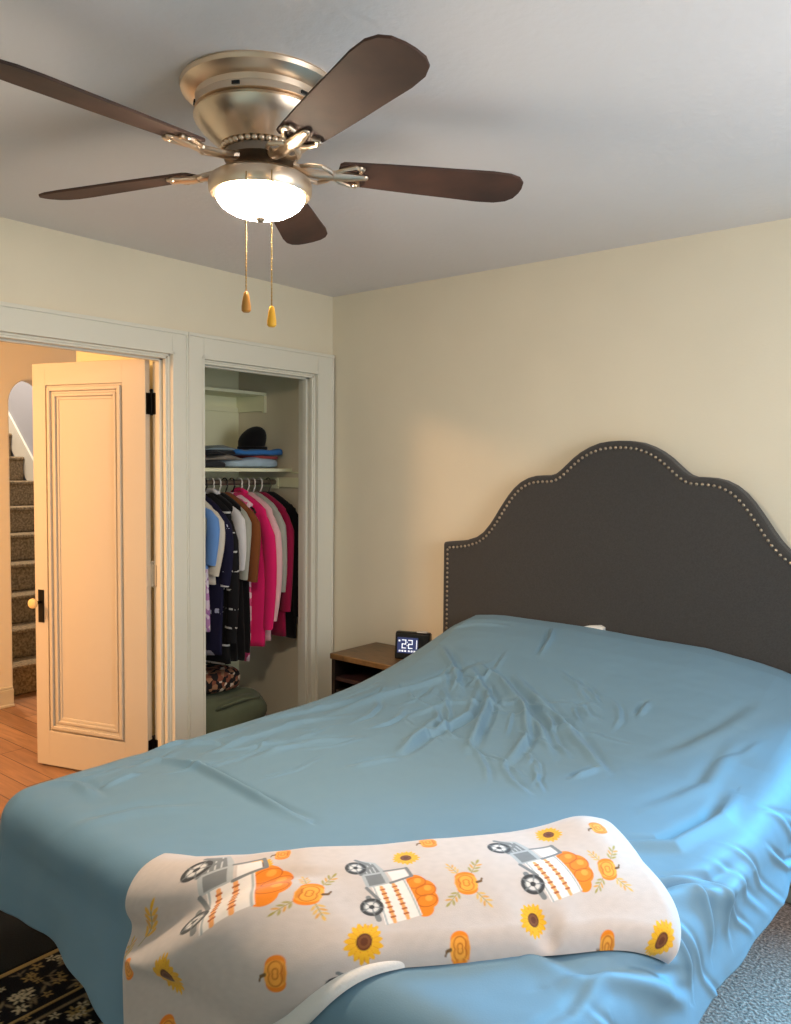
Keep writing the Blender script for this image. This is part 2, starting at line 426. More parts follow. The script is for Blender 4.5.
for z in (1.865, 1.03, .165):
    hm = M_black_iron if z != 1.03 else M_door
    kn = MB(); kn.tube([Vector((-.002, -.004, z - .056)), Vector((-.002, -.004, z + .058))], .0075, 10); kn.ball((-.002, -.004, z + .064), .009, 8, 6); kn.xform(DM)
    o = build('door_hinge', kn, hm, door, smooth=40); structure(o)
    hg = MB(); hg.box((W0 - .003, .001, z - .052), (W0, .031, z + .052)); hg.xform(DM); build('hinge_leaf', hg, hm, o)
    lf2 = MB().box((-.133, -1.1275, z - .052), (-.102, -1.1235, z + .052)); build('hinge_leaf', lf2, hm, o)
# ---------- bedding surface (pure numpy) ----------
XL, XR, YF, YH, ZT, RB = 0.90, 2.715, -2.385, -0.105, 0.604, 0.10

def smooth(a, b, x):
    t = np.clip((x - a) / (b - a), 0, 1)
    return t * t * (3 - 2 * t)

def bulge(x, y):
    by = np.interp(y, [-1.15, -1.0, -.8, -.6, -.45, -.32, -.2, -.13, -.1], [0, .008, .035, .085, .135, .185, .222, .232, .225])
    bx = np.interp(x, [.80, .88, .95, 1.02, 1.10, 1.2, 1.7, 2.2, 2.5, 2.62, 2.72, 2.8], [.25, .42, .62, .85, .98, 1.0, .97, .90, .78, .66, .40, .2])
    return by * bx

def noise2(x, y, seed, scale, n=7):
    r = np.random.RandomState(seed)
    o = np.zeros_like(x)
    for _ in range(n):
        a = r.uniform(0, 2 * np.pi); k = scale * r.uniform(.6, 1.6); ph = r.uniform(0, 6.28)
        o = o + np.sin((np.cos(a) * x + np.sin(a) * y) * k + ph + 1.3 * np.sin((np.sin(a) * x - np.cos(a) * y) * k * .5 + ph * 2))
    return o / n

ROLL = .19
_E = np.linspace(0, 1.2, 2401)
_TH = np.pi / 2 * smooth(0, ROLL, _E)
_OUT = np.concatenate([[0], np.cumsum(np.cos((_TH[1:] + _TH[:-1]) / 2) * np.diff(_E))])
_DOWN = np.concatenate([[0], np.cumsum(np.sin((_TH[1:] + _TH[:-1]) / 2) * np.diff(_E))])

def sheet_base(s, t):
    """flat cloth coordinates -> 3D on the made bed (no wrinkles)."""
    xl, xr, yf = XL + RB, XR - RB, YF + RB
    ex = np.where(s > xr, s - xr, np.where(s < xl, s - xl, 0.0))
    ey = np.where(t < yf, t - yf, 0.0)
    e = np.hypot(ex, ey) + 1e-9
    dx, dy = ex / e, ey / e
    rest = np.maximum(e - ROLL, 0)
    per = np.where(np.abs(ex) < 1e-6, s, np.where(np.abs(ey) < 1e-6, t, np.arctan2(ey, ex) * .55 + s + t))
    wave = np.sin(per * 9.0) * .5 + np.sin(per * 17.0 + 1.0) * .3 + np.sin(per * 31 + 2) * .15
    flare = .16 + .10 * (np.abs(dx) * np.abs(dy)) * 4
    out = np.interp(e, _E, _OUT) + flare * rest * smooth(0, .1, rest) + wave * rest * .10
    down = np.interp(e, _E, _DOWN) - .015 * rest
    cx = np.clip(s, xl, xr); cy = np.maximum(t, yf)
    x = cx + dx * out
    y = cy + dy * out
    u = (cx - (xl + xr) / 2) / ((xr - xl) / 2); v = (cy - (yf + YH) / 2) / ((YH - yf) / 2)
    z = ZT - down + .024 * (1 - u ** 6) ** 2 * (1 - np.clip(-v, 0, 1) ** 6) ** 2 + 1.05 * bulge(x, y) * np.clip(1 - rest * 1.5, 0, 1)
    return x, y, z

def sheet_normal(s, t, h=.004):
    ax = np.array(sheet_base(s + h, t)) - np.array(sheet_base(s - h, t))
    ay = np.array(sheet_base(s, t + h)) - np.array(sheet_base(s, t - h))
    n = np.cross(ax.T, ay.T).T
    return n / (np.linalg.norm(n, axis=0) + 1e-12)

# ---------- folded throw ----------
BL_, BR_, FR_, FL_ = (1.631, -2.3), (2.393, -1.528), (2.744, -1.856), (1.701, -2.909)

def throw_flat(a, b):
    """a: 0 left..1 right, b: 0 back..1 front -> flat cloth coordinates"""
    s = (1 - a) * (1 - b) * BL_[0] + a * (1 - b) * BR_[0] + a * b * FR_[0] + (1 - a) * b * FL_[0]
    t = (1 - a) * (1 - b) * BL_[1] + a * (1 - b) * BR_[1] + a * b * FR_[1] + (1 - a) * b * FL_[1]
    bw, lw = np.sin(np.pi * a), np.sin(np.pi * b)
    return s + bw * (0.051 * (1 - b) + 0.134 * b) + lw * 0.089 * a, t + bw * (-0.121 * (1 - b) + 0.077 * b) + lw * -0.045 * a

def throw_point(a, b, T=.100):
    s, t = throw_flat(a, b)
    L, Wd = 1.20, .47
    ea, eb = np.minimum(a, 1 - a) * L, np.minimum(b, 1 - b) * Wd
    rnd = lambda d, w: np.sqrt(np.maximum(1 - (1 - np.clip(d / w, 0, 1)) ** 2, 0))
    q = rnd(ea, .06) * rnd(eb, .075)
    crest = .35 + .65 * smooth(0, .22, b) * (1 - .93 * smooth(.36, 1.02, b))
    h = T * q * crest * (.50 + .50 * smooth(.05, .45, a))
    # near flap folded over at the left end: a ridge crossing diagonally with a valley behind it
    rl = b - (.36 + .35 * a)
    fade = 1 - smooth(.12, .46, a)
    h = h + fade * q * (.032 * smooth(0, .10, a) * np.exp(-((rl - .06) / .075) ** 2) - .034 * np.exp(-((rl + .055) / .055) ** 2))
    # pinch at the right front and gentle waves
    h = h + q * (-.03 * np.exp(-((a - .74) / .02) ** 2) * smooth(.7, 1, b))
    h = h + q * .006 * noise2(a * L, b * Wd, 5, 16) + q * .003 * noise2(a * L, b * Wd, 9, 40)
    h = h + q * .02 * np.exp(-((a - .9) / .06) ** 2) * np.exp(-((b - .25) / .2) ** 2)
    x, y, z = sheet_base(s, t)
    n = sheet_normal(s, t)
    h = h + .004
    return x + n[0] * h, y + n[1] * h, z + n[2] * h

def throw_dist(TX, TY, TZ):
    """distance travelled over the cloth from the back edge, per column, measured from the crest"""
    P = np.stack([TX, TY, TZ], -1)
    d = np.concatenate([np.zeros((1, P.shape[1])), np.cumsum(np.linalg.norm(np.diff(P, axis=0), axis=-1), axis=0)], 0)
    k = int(P.shape[0] * .2)
    off = d[k][None, :]
    return d - off + .18
# ================= bed =================
HC = 1.804
HP = [(0, 1.691), (.05, 1.689), (.095, 1.682), (.14, 1.666), (.184, 1.643), (.22, 1.617), (.25, 1.590), (.28, 1.563), (.304, 1.546), (.33, 1.538), (.37, 1.537), (.41, 1.534), (.45, 1.524), (.49, 1.504), (.525, 1.476), (.557, 1.440), (.585, 1.402), (.61, 1.366), (.635, 1.328), (.661, 1.293), (.695, 1.256), (.735, 1.229), (.79, 1.211), (.849, 1.202), (.90, 1.196), (.932, 1.193)]
bed = thing('bed', 'bed with tall charcoal scalloped headboard edged with nailheads', 'bed', (HC, -1.2, 0))
hb = MB()
outl = [(HC - x, z) for x, z in HP[::-1]] + [(HC + x, z) for x, z in HP[1:]]
hb.prism([(HC - .932, .10)] + outl + [(HC + .932, .10)], -.098, -.02, 1)
headboard = build('headboard', hb, M_hb, bed, bevel=.014, segs=3)
# nailheads run parallel to the edge
pth = [Vector((x, 0, z)) for x, z in outl]
pth = [Vector((HC - .932, 0, .45))] + pth + [Vector((HC + .932, 0, .45))]
off = []
for i, q in enumerate(pth):
    a, b = pth[max(i - 1, 0)], pth[min(i + 1, len(pth) - 1)]
    t1 = (q - a).normalized() if i else (b - q).normalized(); t2 = (b - q).normalized() if i < len(pth) - 1 else t1
    n1 = Vector((t1.z, 0, -t1.x)); n2 = Vector((t2.z, 0, -t2.x)); n = (n1 + n2).normalized()
    off.append(q + n * (.030 / max(n.dot(n1), .5)))
nm = MB(); acc = 0; step = .0235; nxt = 0
for i in range(len(off) - 1):
    a, b = off[i], off[i + 1]; L = (b - a).length
    while nxt <= acc + L:
        q = a + (b - a) * ((nxt - acc) / L)
        nm.ball((q.x, -.099, q.z), (.0068, .0055, .0068), 10, 6)
        nxt += step
    acc += L
build('nailhead_trim', nm, M_nail, headboard, smooth=True)
fr = MB().box((1.02, -2.24, .17), (2.58, -.10, .30))
build('bed_base', fr, M_frame, bed, bevel=.02, segs=3)
mt = MB().box((.945, -2.33, .302), (2.67, -.102, .545))
build('mattress', mt, M_mattress, bed, bevel=.05, segs=4)
for x in (1.08, 2.52):
    for y in (-2.18, -.14):
        lg = MB().lathe([(.022, .17), (.030, .16), (.026, .03), (.018, .0135 if y < -1 else 0)], (x, y, 0), 16); build('leg', lg, M_frame, bed, smooth=40)

# ---- pillow under the bedspread: only a white corner sticks out at the headboard
pb = MB(); pb.ball((1.36, -.27, .665), (.34, .155, .085), 48, 20, p=.55)
# the turned up corner of the pillowcase
pb.prism([(1.55, .66), (1.74, .66), (1.762, .80), (1.764, .870), (1.745, .878), (1.69, .870), (1.63, .852), (1.57, .80)], -.125, -.103, 1)
pl = build('pillow', pb, M_pillow, smooth=50)
tag(pl, 'white pillow whose corner peeks out at the foot of the headboard', 'pillow')

# ---- bedspread
def trail(x, y, pts, h, w):
    """a gathered crease along a polyline: ridge with a trough on one side, fading at both ends"""
    best = np.full(x.shape, 1e9); sd = np.zeros(x.shape); tt = np.zeros(x.shape)
    P = np.array(pts, float); seg = np.linalg.norm(np.diff(P, axis=0), axis=1); cum = np.concatenate([[0], np.cumsum(seg)]); tot = cum[-1]
    for i in range(len(P) - 1):
        d = (P[i + 1] - P[i]) / seg[i]
        rx, ry = x - P[i, 0], y - P[i, 1]
        k = np.clip(rx * d[0] + ry * d[1], 0, seg[i])
        ox, oy = rx - k * d[0], ry - k * d[1]
        dist = np.hypot(ox, oy); sg = d[0] * ry - d[1] * rx
        m = dist < best
        best = np.where(m, dist, best); sd = np.where(m, np.sign(sg) * dist, sd); tt = np.where(m, (cum[i] + k) / tot, tt)
    env = np.clip(np.minimum(tt, 1 - tt) * 3.2 + .12, 0, 1) * np.exp(-(np.maximum(best - 3 * w, 0) / w))
    return env * h * (np.exp(-(sd / w) ** 2) - .75 * np.exp(-((sd - 1.35 * w) / (.9 * w)) ** 2))

CREASES = [
    ([(1.01, -1.96), (1.09, -1.92), (1.27, -1.91), (1.48, -1.94), (1.66, -1.96), (1.79, -1.97)], .021, .017),
    ([(.95, -1.88), (.97, -1.77), (1.07, -1.70), (1.14, -1.69)], .012, .018),
    ([(1.15, -1.80), (1.14, -1.67), (1.15, -1.37), (1.24, -1.19)], .012, .024),
    ([(1.15, -1.21), (1.18, -.95), (1.29, -.76), (1.41, -.56)], .014, .030),
    ([(1.13, -.46), (1.33, -.63), (1.47, -.80)], .012, .020),
    ([(1.41, -.56), (1.56, -.63), (1.72, -.76), (1.9, -.92), (2.06, -1.12)], .016, .022),
    ([(1.38, -.59), (1.60, -.78), (1.73, -1.07), (1.82, -1.26)], .016, .020),
    ([(1.60, -.59), (1.83, -.75), (2.06, -.93), (2.23, -1.09)], .012, .018),
    ([(1.96, -.87), (2.12, -1.01), (2.25, -1.13)], .012, .018),
    ([(1.81, -.76), (1.94, -.89), (2.11, -.88)], .010, .016),
    ([(1.50, -.70), (1.62, -.95), (1.60, -1.2), (1.66, -1.42)], .014, .020),
    ([(1.70, -.70), (1.90, -1.00), (1.98, -1.28)], .013, .018),
    ([(2.19, -1.24), (2.22, -1.11)], .012, .014),
    ([(2.17, -.69), (2.16, -.58)], .010, .013),
    ([(1.53, -1.01), (1.58, -1.20), (1.65, -1.40)], .010, .020),
    ([(1.05, -.30), (1.16, -.26), (1.34, -.24)], .009, .016),
    ([(1.62, -.42), (1.60, -.30), (1.56, -.20)], .010, .014),
    ([(1.42, -1.11), (1.48, -.88), (1.67, -.81)], .009, .020),
    ([(1.32, -1.76), (1.33, -1.55), (1.45, -1.38)], .009, .026),
    ([(1.13, -2.16), (1.12, -2.03)], .010, .014),
    ([(1.62, -1.61), (1.68, -1.44)], .008, .020),
    ([(.98, -1.45), (1.06, -1.20), (1.10, -.95)], .010, .022),
    ([(.96, -2.25), (1.05, -2.20), (1.20, -2.22)], .009, .024),
    ([(1.30, -2.36), (1.36, -2.20), (1.50, -2.08)], .008, .030),
    ([(2.40, -1.62), (2.58, -1.45), (2.62, -1.20), (2.60, -1.0)], .018, .028),
    ([(2.52, -1.95), (2.66, -1.70), (2.74, -1.50), (2.76, -1.3)], .018, .026),
    ([(2.62, -2.15), (2.74, -1.95), (2.86, -1.78)], .014, .022),
    ([(2.55, -1.78), (2.68, -1.62), (2.83, -1.60)], .012, .018),
    ([(2.60, -1.85), (2.72, -1.78), (2.86, -1.74)], .010, .014),
    ([(2.58, -1.68), (2.70, -1.52), (2.86, -1.48)], .010, .014),
    ([(2.34, -.95), (2.45, -.65), (2.52, -.40)], .008, .035),
    ([(2.45, -1.30), (2.52, -1.0), (2.50, -.7)], .008, .030),
    ([(2.05, -2.30), (2.30, -2.28), (2.52, -2.10), (2.70, -2.10)], .010, .030),
]
_cr = np.random.RandomState(17)
for _ in range(46):
    ang = _cr.uniform(-1.15, -.25); x0, y0 = _cr.uniform(1.15, 2.05), _cr.uniform(-1.25, -.50)
    ln = _cr.uniform(.10, .34); bend = _cr.uniform(-.6, .6)
    CREASES.append(([(x0 + ln * f * math.cos(ang + bend * f), y0 + ln * f * math.sin(ang + bend * f)) for f in (0, .33, .66, 1)], _cr.uniform(.003, .008) * (1 if abs(x0 - 1.6) < .35 else .7), _cr.uniform(.007, .014)))
for _ in range(26):
    ang = _cr.uniform(.6, 1.7); x0, y0 = _cr.uniform(.98, 1.5), _cr.uniform(-2.2, -.7)
    ln = _cr.uniform(.10, .30); CREASES.append(([(x0 + ln * f * math.cos(ang + .4 * f), y0 + ln * f * math.sin(ang + .4 * f)) for f in (0, .5, 1)], _cr.uniform(.003, .006), _cr.uniform(.009, .018)))
for _ in range(14):
    ang = _cr.uniform(.2, 1.3); x0, y0 = _cr.uniform(2.48, 2.80), _cr.uniform(-2.4, -.6)
    ln = _cr.uniform(.22, .50); CREASES.append(([(x0 + ln * f * math.cos(ang + .3 * f), y0 + ln * f * math.sin(ang + .3 * f)) for f in (0, .5, 1)], _cr.uniform(.003, .007), _cr.uniform(.010, .018)))
NS, NT = 600, 680
sl, sr = XL + RB - .47, XR - RB + .315
tv = np.linspace(0, 1, NT)[:, None]; sv = np.linspace(sl, sr, NS)[None, :]
s_ = np.repeat(sv, NT, 0)
foot = np.interp(s_, [sl, 1.0, 1.25, 1.5, 1.7, 2.7, sr], [.36, .37, .37, .40, .47, .50, .42])
t_ = YH + tv * (YF + RB - foot - YH)
X, Y, Z = sheet_base(s_, t_)
gs = np.stack(np.gradient(np.stack([X, Y, Z], -1), axis=1), 0); gt = np.stack(np.gradient(np.stack([X, Y, Z], -1), axis=0), 0)
N = np.cross(gt, gs); N = N / (np.linalg.norm(N, axis=-1, keepdims=True) + 1e-9)
N = N * np.where(N[..., 2:3] + .001 * 1 < 0, -1, 1) if False else N
if N[NT // 2, NS // 2, 2] < 0: N = -N
Wk = np.zeros_like(X)
for pts, hh, ww in CREASES:
    Wk += trail(s_, t_, pts, hh * 1.25, ww * .92)
ex_ = np.maximum(np.maximum(s_ - XR + .08, XL + .08 - s_), np.maximum(YF + .08 - t_, 0))
Wk += .0035 * noise2(s_, t_, 3, 9) + .0018 * noise2(s_, t_, 4, 26) + .0007 * noise2(s_, t_, 8, 70)
Wk += np.clip(ex_ / .25, 0, 1) * .010 * noise2(s_, t_ * .45 + s_ * .2, 12, 24)
Wk += .004 * np.exp(-(((s_ - 1.75) / .45) ** 2 + ((t_ + .95) / .35) ** 2)) * noise2(s_ + .4 * t_, t_, 21, 42)
X = X + N[..., 0] * Wk; Y = Y + N[..., 1] * Wk; Z = Z + N[..., 2] * Wk
sheet = grid_obj('bedspread', X[::-1], Y[::-1], Z[::-1], M_sheet)
tag(sheet, 'rumpled light blue bedspread draped over the whole bed', 'bedspread')
so = sheet.modifiers.new('thickness', 'SOLIDIFY'); so.thickness = .005; so.offset = -1

# ---- printed fleece throw
PALE = np.array(lin((.81, .75, .72)))
GOLD, GOLD2, BROWN = (.93, .69, .16), (.86, .55, .12), (.40, .22, .13)
ORANGE, ORANGE2, RUST = (.95, .53, .13), (.98, .66, .26), (.76, .36, .08)
GREY, DGREY, LGREY, GREEN = (.50, .50, .50), (.27, .26, .26), (.70, .70, .70), (.60, .55, .24)

class Cloth:
    def __init__(s, A, B, base):
        s.A, s.B = A, B; s.c = np.repeat(base[None], A.size, 0).reshape(A.shape + (3,))
    def put(s, d, col, alpha=1.0, soft=.0016):
        m = (np.clip(.5 - d / soft, 0, 1) * alpha)[..., None]
        s.c = s.c * (1 - m) + np.array(lin(col)) * m
    def local(s, a, b, rot, sc, st=1.0):
        """coordinates in a motif's own frame (unit = sc metres)"""
        x, y = s.A - a, (s.B - b) / st; c_, s__ = math.cos(rot), math.sin(rot)
        u = (x * c_ + y * s__) / sc; v = (-x * s__ + y * c_) / sc
        return u, v
    def ell(s, u, v, cu, cv, ru, rv, ang=0):
        x, y = u - cu, v - cv; c_, s__ = math.cos(ang), math.sin(ang)
        p, q = (x * c_ + y * s__) / ru, (-x * s__ + y * c_) / rv
        return (np.hypot(p, q) - 1) * min(ru, rv)
    def seg(s, u, v, p, q, w):
        d = np.array(q, float) - np.array(p, float); L2 = d @ d + 1e-12
        k = np.clip(((u - p[0]) * d[0] + (v - p[1]) * d[1]) / L2, 0, 1)
        return np.hypot(u - p[0] - k * d[0], v - p[1] - k * d[1]) - w
    def poly(s, u, v, P):
        d = np.full(u.shape, 1e9); ins = np.zeros(u.shape, bool)
        for i in range(len(P)):
            a, b = P[i], P[(i + 1) % len(P)]
            d = np.minimum(d, s.seg(u, v, a, b, 0))
            cnd = (a[1] > v) != (b[1] > v)
            xi = (b[0] - a[0]) * (v - a[1]) / ((b[1] - a[1]) if abs(b[1] - a[1]) > 1e-9 else 1e-9) + a[0]
            ins ^= cnd & (u < xi)
        return np.where(ins, -d, d)

def sunflower(k, a, b, r, rot=0.0, st=1.0):
    u, v = k.local(a, b, 0, r, st)
    th = np.arctan2(v, u); rr = np.hypot(u, v)
    k.put((rr - (.74 + .24 * np.abs(np.sin(th * 8.5)) + .05 * np.sin(th * 5))) * r, GOLD)
    k.put((np.abs(np.sin(th * 8.5)) - .16 + 2 * np.maximum(.42 - rr, 0) + 2 * np.maximum(rr - .8, 0)) * .01, GOLD2, .8)
    k.put((rr - .40) * r, BROWN); k.put(np.abs(rr - .25) * r - .0016, (.52, .32, .18), .8)

def pumpkin(k, a, b, r, rot, stem=True, st=1.0):
    u, v = k.local(a, b, rot, r, st)
    for c in (-.52, .52, -.26, .26, 0): k.put(k.ell(u, v, c, 0, .48, .80 - abs(c) * .2) * r, ORANGE if abs(c) > .3 else ORANGE2)
    for c in (-.62, -.26, .26, .62): k.put(np.abs(np.hypot((u - c * .4) / .9, v / 1.0) - .0 - np.abs(c) * .75) * r - .0012 + np.maximum(np.abs(v) - .72, 0) * r * 4 + np.where(u * c < 0, 1, 0), RUST, .75)
    k.put(k.ell(u, v, 0, -.55, .5, .16) * r, RUST, .45)
    if stem:
        k.put(k.seg(u, v, (0, .72), (.06, 1.0), .10) * r, (.45, .33, .2)); k.put(k.seg(u, v, (.06, 1.0), (.30, 1.12), .07) * r, (.45, .33, .2))

def sprig(k, a, b, r, rot, n=4, col=(.80, .66, .30)):
    u, v = k.local(a, b, rot, r)
    k.put(k.seg(u, v, (0, 0), (1, 0), .025) * r, (.66, .60, .40))
    for i in range(n):
        for sg in (-1, 1):
            k.put(k.ell(u, v, .35 + .7 * i / n, sg * .14, .16, .06, sg * .75) * r, col if (i + sg) % 3 else (.86, .62, .25), .9)
    k.put(k.ell(u, v, 1.05, 0, .16, .06) * r, col)

def leafy(k, a, b, r, rot):
    for q, rr in ((2.2, 1.0), (.9, 1.05), (-1.1, 1.1), (-2.1, .9)): sprig(k, a + math.cos(rot + q) * r * .55, b + math.sin(rot + q) * r * .55, r * rr, rot + q, 3, (.66, .60, .30) if q in (2.2, -1.1) else (.88, .70, .36))
    pumpkin(k, a, b, r * .72, -math.pi / 2 + rot * .5)

def wheel(k, u, v, cu, cv, r, sc):
    rr = np.hypot(u - cu, v - cv); th = np.arctan2(v - cv, u - cu)
    k.put((rr - r) * sc, DGREY); k.put((rr - r * .66) * sc, (.86, .83, .81))
    k.put((np.abs(np.sin(th * 2.5)) - .30 + 6 * np.maximum(rr - r * .62, 0)) * .004, GREY); k.put(np.abs(rr - r * .63) * sc - .0012, GREY); k.put((rr - r * .24) * sc, DGREY)

def truck(k, a, b, rot, sc):
    """vintage farm truck seen from the side: u runs nose to tail, v up"""
    x, y = k.A - a, k.B - b
    u = (x * math.sin(rot) + y * math.cos(rot)) / sc; v = (x * math.cos(rot) - y * math.sin(rot)) / sc
    P = lambda pts, col, al=1.0: k.put(k.poly(u, v, pts) * sc, col, al)
    Ln = lambda p, q, w, col: k.put(k.seg(u, v, p, q, w) * sc, col)
    for pu, pv, pr in ((.62, .56, .13), (.74, .62, .14), (.88, .60, .13), (.98, .52, .12), (.70, .50, .12), (.84, .48, .13)):
        k.put(k.ell(u, v, pu, pv, pr, pr * .85) * sc, ORANGE); 
    for pu, pv, pr in ((.62, .56, .08), (.76, .62, .08), (.90, .58, .08)):
        k.put(np.abs(k.ell(u, v, pu, pv, pr, pr * 1.4)) * sc - .0011, RUST, .8); k.put(k.ell(u, v, pu - .02, pv + .03, pr * .5, pr * .5) * sc, ORANGE2, .8)
    P([(.52, .08), (1.06, .08), (1.06, .47), (.52, .47)], (.95, .90, .87))
    for vv in (.18, .32):
        Ln((.55, vv), (1.05, vv), .020, (.96, .66, .40))
        k.put(np.maximum(np.abs(v - vv) - .030, np.maximum(np.abs(u - .80) - .22, np.abs(np.sin(u * 48)) - .55)) * sc, (.72, .40, .22))
    Ln((.52, .45), (1.06, .45), .010, LGREY); Ln((.52, .10), (1.06, .10), .010, LGREY)
    P([(.02, .10), (.10, .26), (.26, .30), (.52, .30), (.52, .02), (.16, .02)], LGREY)
    P([(.05, .12), (.12, .23), (.30, .25), (.30, .06)], GREY); P([(.33, .06), (.50, .06), (.50, .25), (.33, .25)], GREY)
    for vv in (.10, .15, .20): Ln((.09, vv), (.29, vv), .006, (.80, .79, .78))
    Ln((.30, .30), (.34, .56), .014, GREY); Ln((.34, .56), (.50, .56), .020, GREY); Ln((.50, .56), (.52, .30), .018, GREY); P([(.33, .33), (.36, .53), (.49, .53), (.50, .33)], (.93, .89, .87))
    Ln((.0, .05), (.16, .20), .022, GREY); Ln((.16, .20), (.30, .02), .018, GREY)
    Ln((.66, .0), (.98, .03), .030, GREY); Ln((.52, .02), (.72, .10), .02, GREY)
    wheel(k, u, v, .16, 0, .125, sc); wheel(k, u, v, .80, 0, .125, sc)

NA, NB = 620, 400
aa = np.repeat(np.linspace(0, 1, NA)[None], NB, 0)
bv = np.linspace(0, 1, NB)[:, None]
bbv = np.repeat(bv, NA, 1)
TX, TY, TZ = throw_point(aa, bbv)
k = Cloth(aa * 1.2, throw_dist(TX, TY, TZ), PALE)
HALF = math.pi / 2
# (position along the throw, across it, size)
for a, b, r, st in ((.348, .236, .030, 1), (.562, .458, .028, 1.45), (.655, .246, .029, 1), (.208, .450, .036, 1.5), (.985, .216, .030, 1), (.862, .446, .028, 1.3), (1.132, .531, .028, 1.6), (.50, .05, .03, 1), (.80, .04, .03, 1)):
    sunflower(k, a, b, r, 0, st)
for a, b, r, st in ((.44, .504, .024, 1.35), (.717, .483, .023, 1.4), (1.017, .525, .022, 1.5), (.155, .56, .030, 1.3), (.392, .196, .024, 1), (.717, .192, .024, 1), (1.095, .236, .024, 1)):
    pumpkin(k, a, b, r, HALF, True, st)
for a, b in ((.465, .350), (.752, .348), (1.06, .362)):
    leafy(k, a, b, .040, .15)
sprig(k, .085, .33, .085, -1.1, 4, GOLD); sprig(k, .06, .36, .06, -1.9, 3); pumpkin(k, .075, .38, .024, HALF, False)
for a, b, r, sc in ((.200, .180, .36, .235), (.542, .249, .21, .170), (.850, .216, .21, .196), (.520, .515, .21, .16), (.85, .525, .21, .16), (.19, .58, .3, .2)):
    truck(k, a, b, r, sc)
k.c = k.c * (1 + .05 * noise2(k.A, k.B, 31, 260, 9))[..., None]
throw = grid_obj('throw_blanket', TX, TY, TZ, M_throw, None, np.clip(k.c, 0, 1))
tag(throw, 'folded cream fleece throw printed with trucks, pumpkins and sunflowers across the foot of the bed', 'blanket')
# the lower layer of the fold, showing as a pale strip under the near edge
u2 = np.linspace(.06, .52, 120)[None].repeat(40, 0); w2 = np.linspace(0, 1, 40)[:, None].repeat(120, 1)
s2, t2 = throw_flat(u2, .86 + w2 * (.14 + .13 * np.sin(np.clip((u2 - .06) / .46, 0, 1) * np.pi) ** .8))
h2 = .004 + .014 * np.sqrt(np.maximum(1 - (np.maximum(w2 - .75, 0) * 4) ** 2, 0)) + .003 * noise2(s2, t2, 6, 14)
xx, yy, zz = sheet_base(s2, t2); n2_ = sheet_normal(s2.ravel(), t2.ravel()).reshape(3, 40, 120)
ul = grid_obj('under_layer', xx + n2_[0] * h2, yy + n2_[1] * h2, zz + n2_[2] * h2, mat('plain_fleece', (.93, .90, .88), .95, bump=.15, bscale=200), throw)

# ---- patterned rug beside the foot of the bed
RX0, RX1, RY0, RY1 = .862, 2.62, -3.75, -1.95
rn = 430
ru = np.repeat(np.linspace(0, RX1 - RX0, rn)[None], rn, 0); rv = np.repeat(np.linspace(0, RY1 - RY0, rn)[:, None], rn, 1)
kr = Cloth(ru, rv, np.array(lin((.085, .085, .11))))
ed = np.minimum(np.minimum(ru, RX1 - RX0 - ru), np.minimum(rv, RY1 - RY0 - rv))
SAND, CREAM_, TAUPE = (.74, .62, .40), (.90, .84, .70), (.58, .51, .40)
kr.put(np.abs(ed - .010) - .011, SAND); kr.put(np.abs(ed - .245) - .005, SAND); kr.put(np.abs(ed - .285) - .006, TAUPE)
rr_ = random.Random(4)
vis = [(rr_.uniform(.03, RX1 - RX0 - .03), rr_.uniform(.03, RY1 - RY0 - .03)) for _ in range(2000)]
for q, (a, b) in enumerate(vis):
    if abs(a - .265) < .035 and q % 3: continue
    r = rr_.uniform(.013, .024); ph = rr_.uniform(0, 6); sub = (slice(max(int((b - .07) / (RY1 - RY0) * rn), 0), int((b + .07) / (RY1 - RY0) * rn) + 2), slice(max(int((a - .07) / (RX1 - RX0) * rn), 0), int((a + .07) / (RX1 - RX0) * rn) + 2))
    kk = Cloth(ru[sub], rv[sub], PALE); kk.c = kr.c[sub]
    u, v = kk.local(a, b, ph, r); th = np.arctan2(v, u); rad = np.hypot(u, v)
    if q % 5 == 4:
        for g in range(3): kk.put(kk.ell(u, v, -1 + g, .4 * (g % 2), .8, .22, .5 + g) * r, TAUPE, soft=.004)
    else:
        kk.put((rad - (.62 + .38 * np.cos(th * 5))) * r, CREAM_ if q % 3 else SAND, .9, soft=.004); kk.put((rad - .24) * r, (.2, .18, .2), soft=.004)
    kr.c[sub] = kk.c
rz = np.full(ru.shape, .013); rz[0] = rz[-1] = 0; rz[:, 0] = rz[:, -1] = 0
rug = grid_obj('area_rug', ru + RX0, rv + RY0, rz, M_rug, None, np.clip(kr.c, 0, 1))
tag(rug, 'dark navy floral rug with a sand edge at the foot of the bed', 'rug')
mt_ = build('door_mat', MB().box((.04, -3.0, .0005), (.855, -1.95, .011)), mat('black_coir', (.05, .047, .045), 1.0, bump=.5, bscale=200), bevel=.004)
tag(mt_, 'black floor mat between the doorway and the foot of the bed', 'mat')
# pale storage box on the carpet under the right side of the bed
ub = thing('storage_box', 'pale grey low storage box under the right side of the bed', 'box', (2.5, -.26, 0))
build('tub', MB().box((2.11, -.34, .004), (2.89, -.185, .075)), mat('grey_tub', (.58, .60, .56), .5), ub, bevel=.012)
build('lid', MB().box((2.10, -.35, .076), (2.90, -.175, .088)), mat('grey_lid', (.66, .67, .62), .5), ub, bevel=.005)
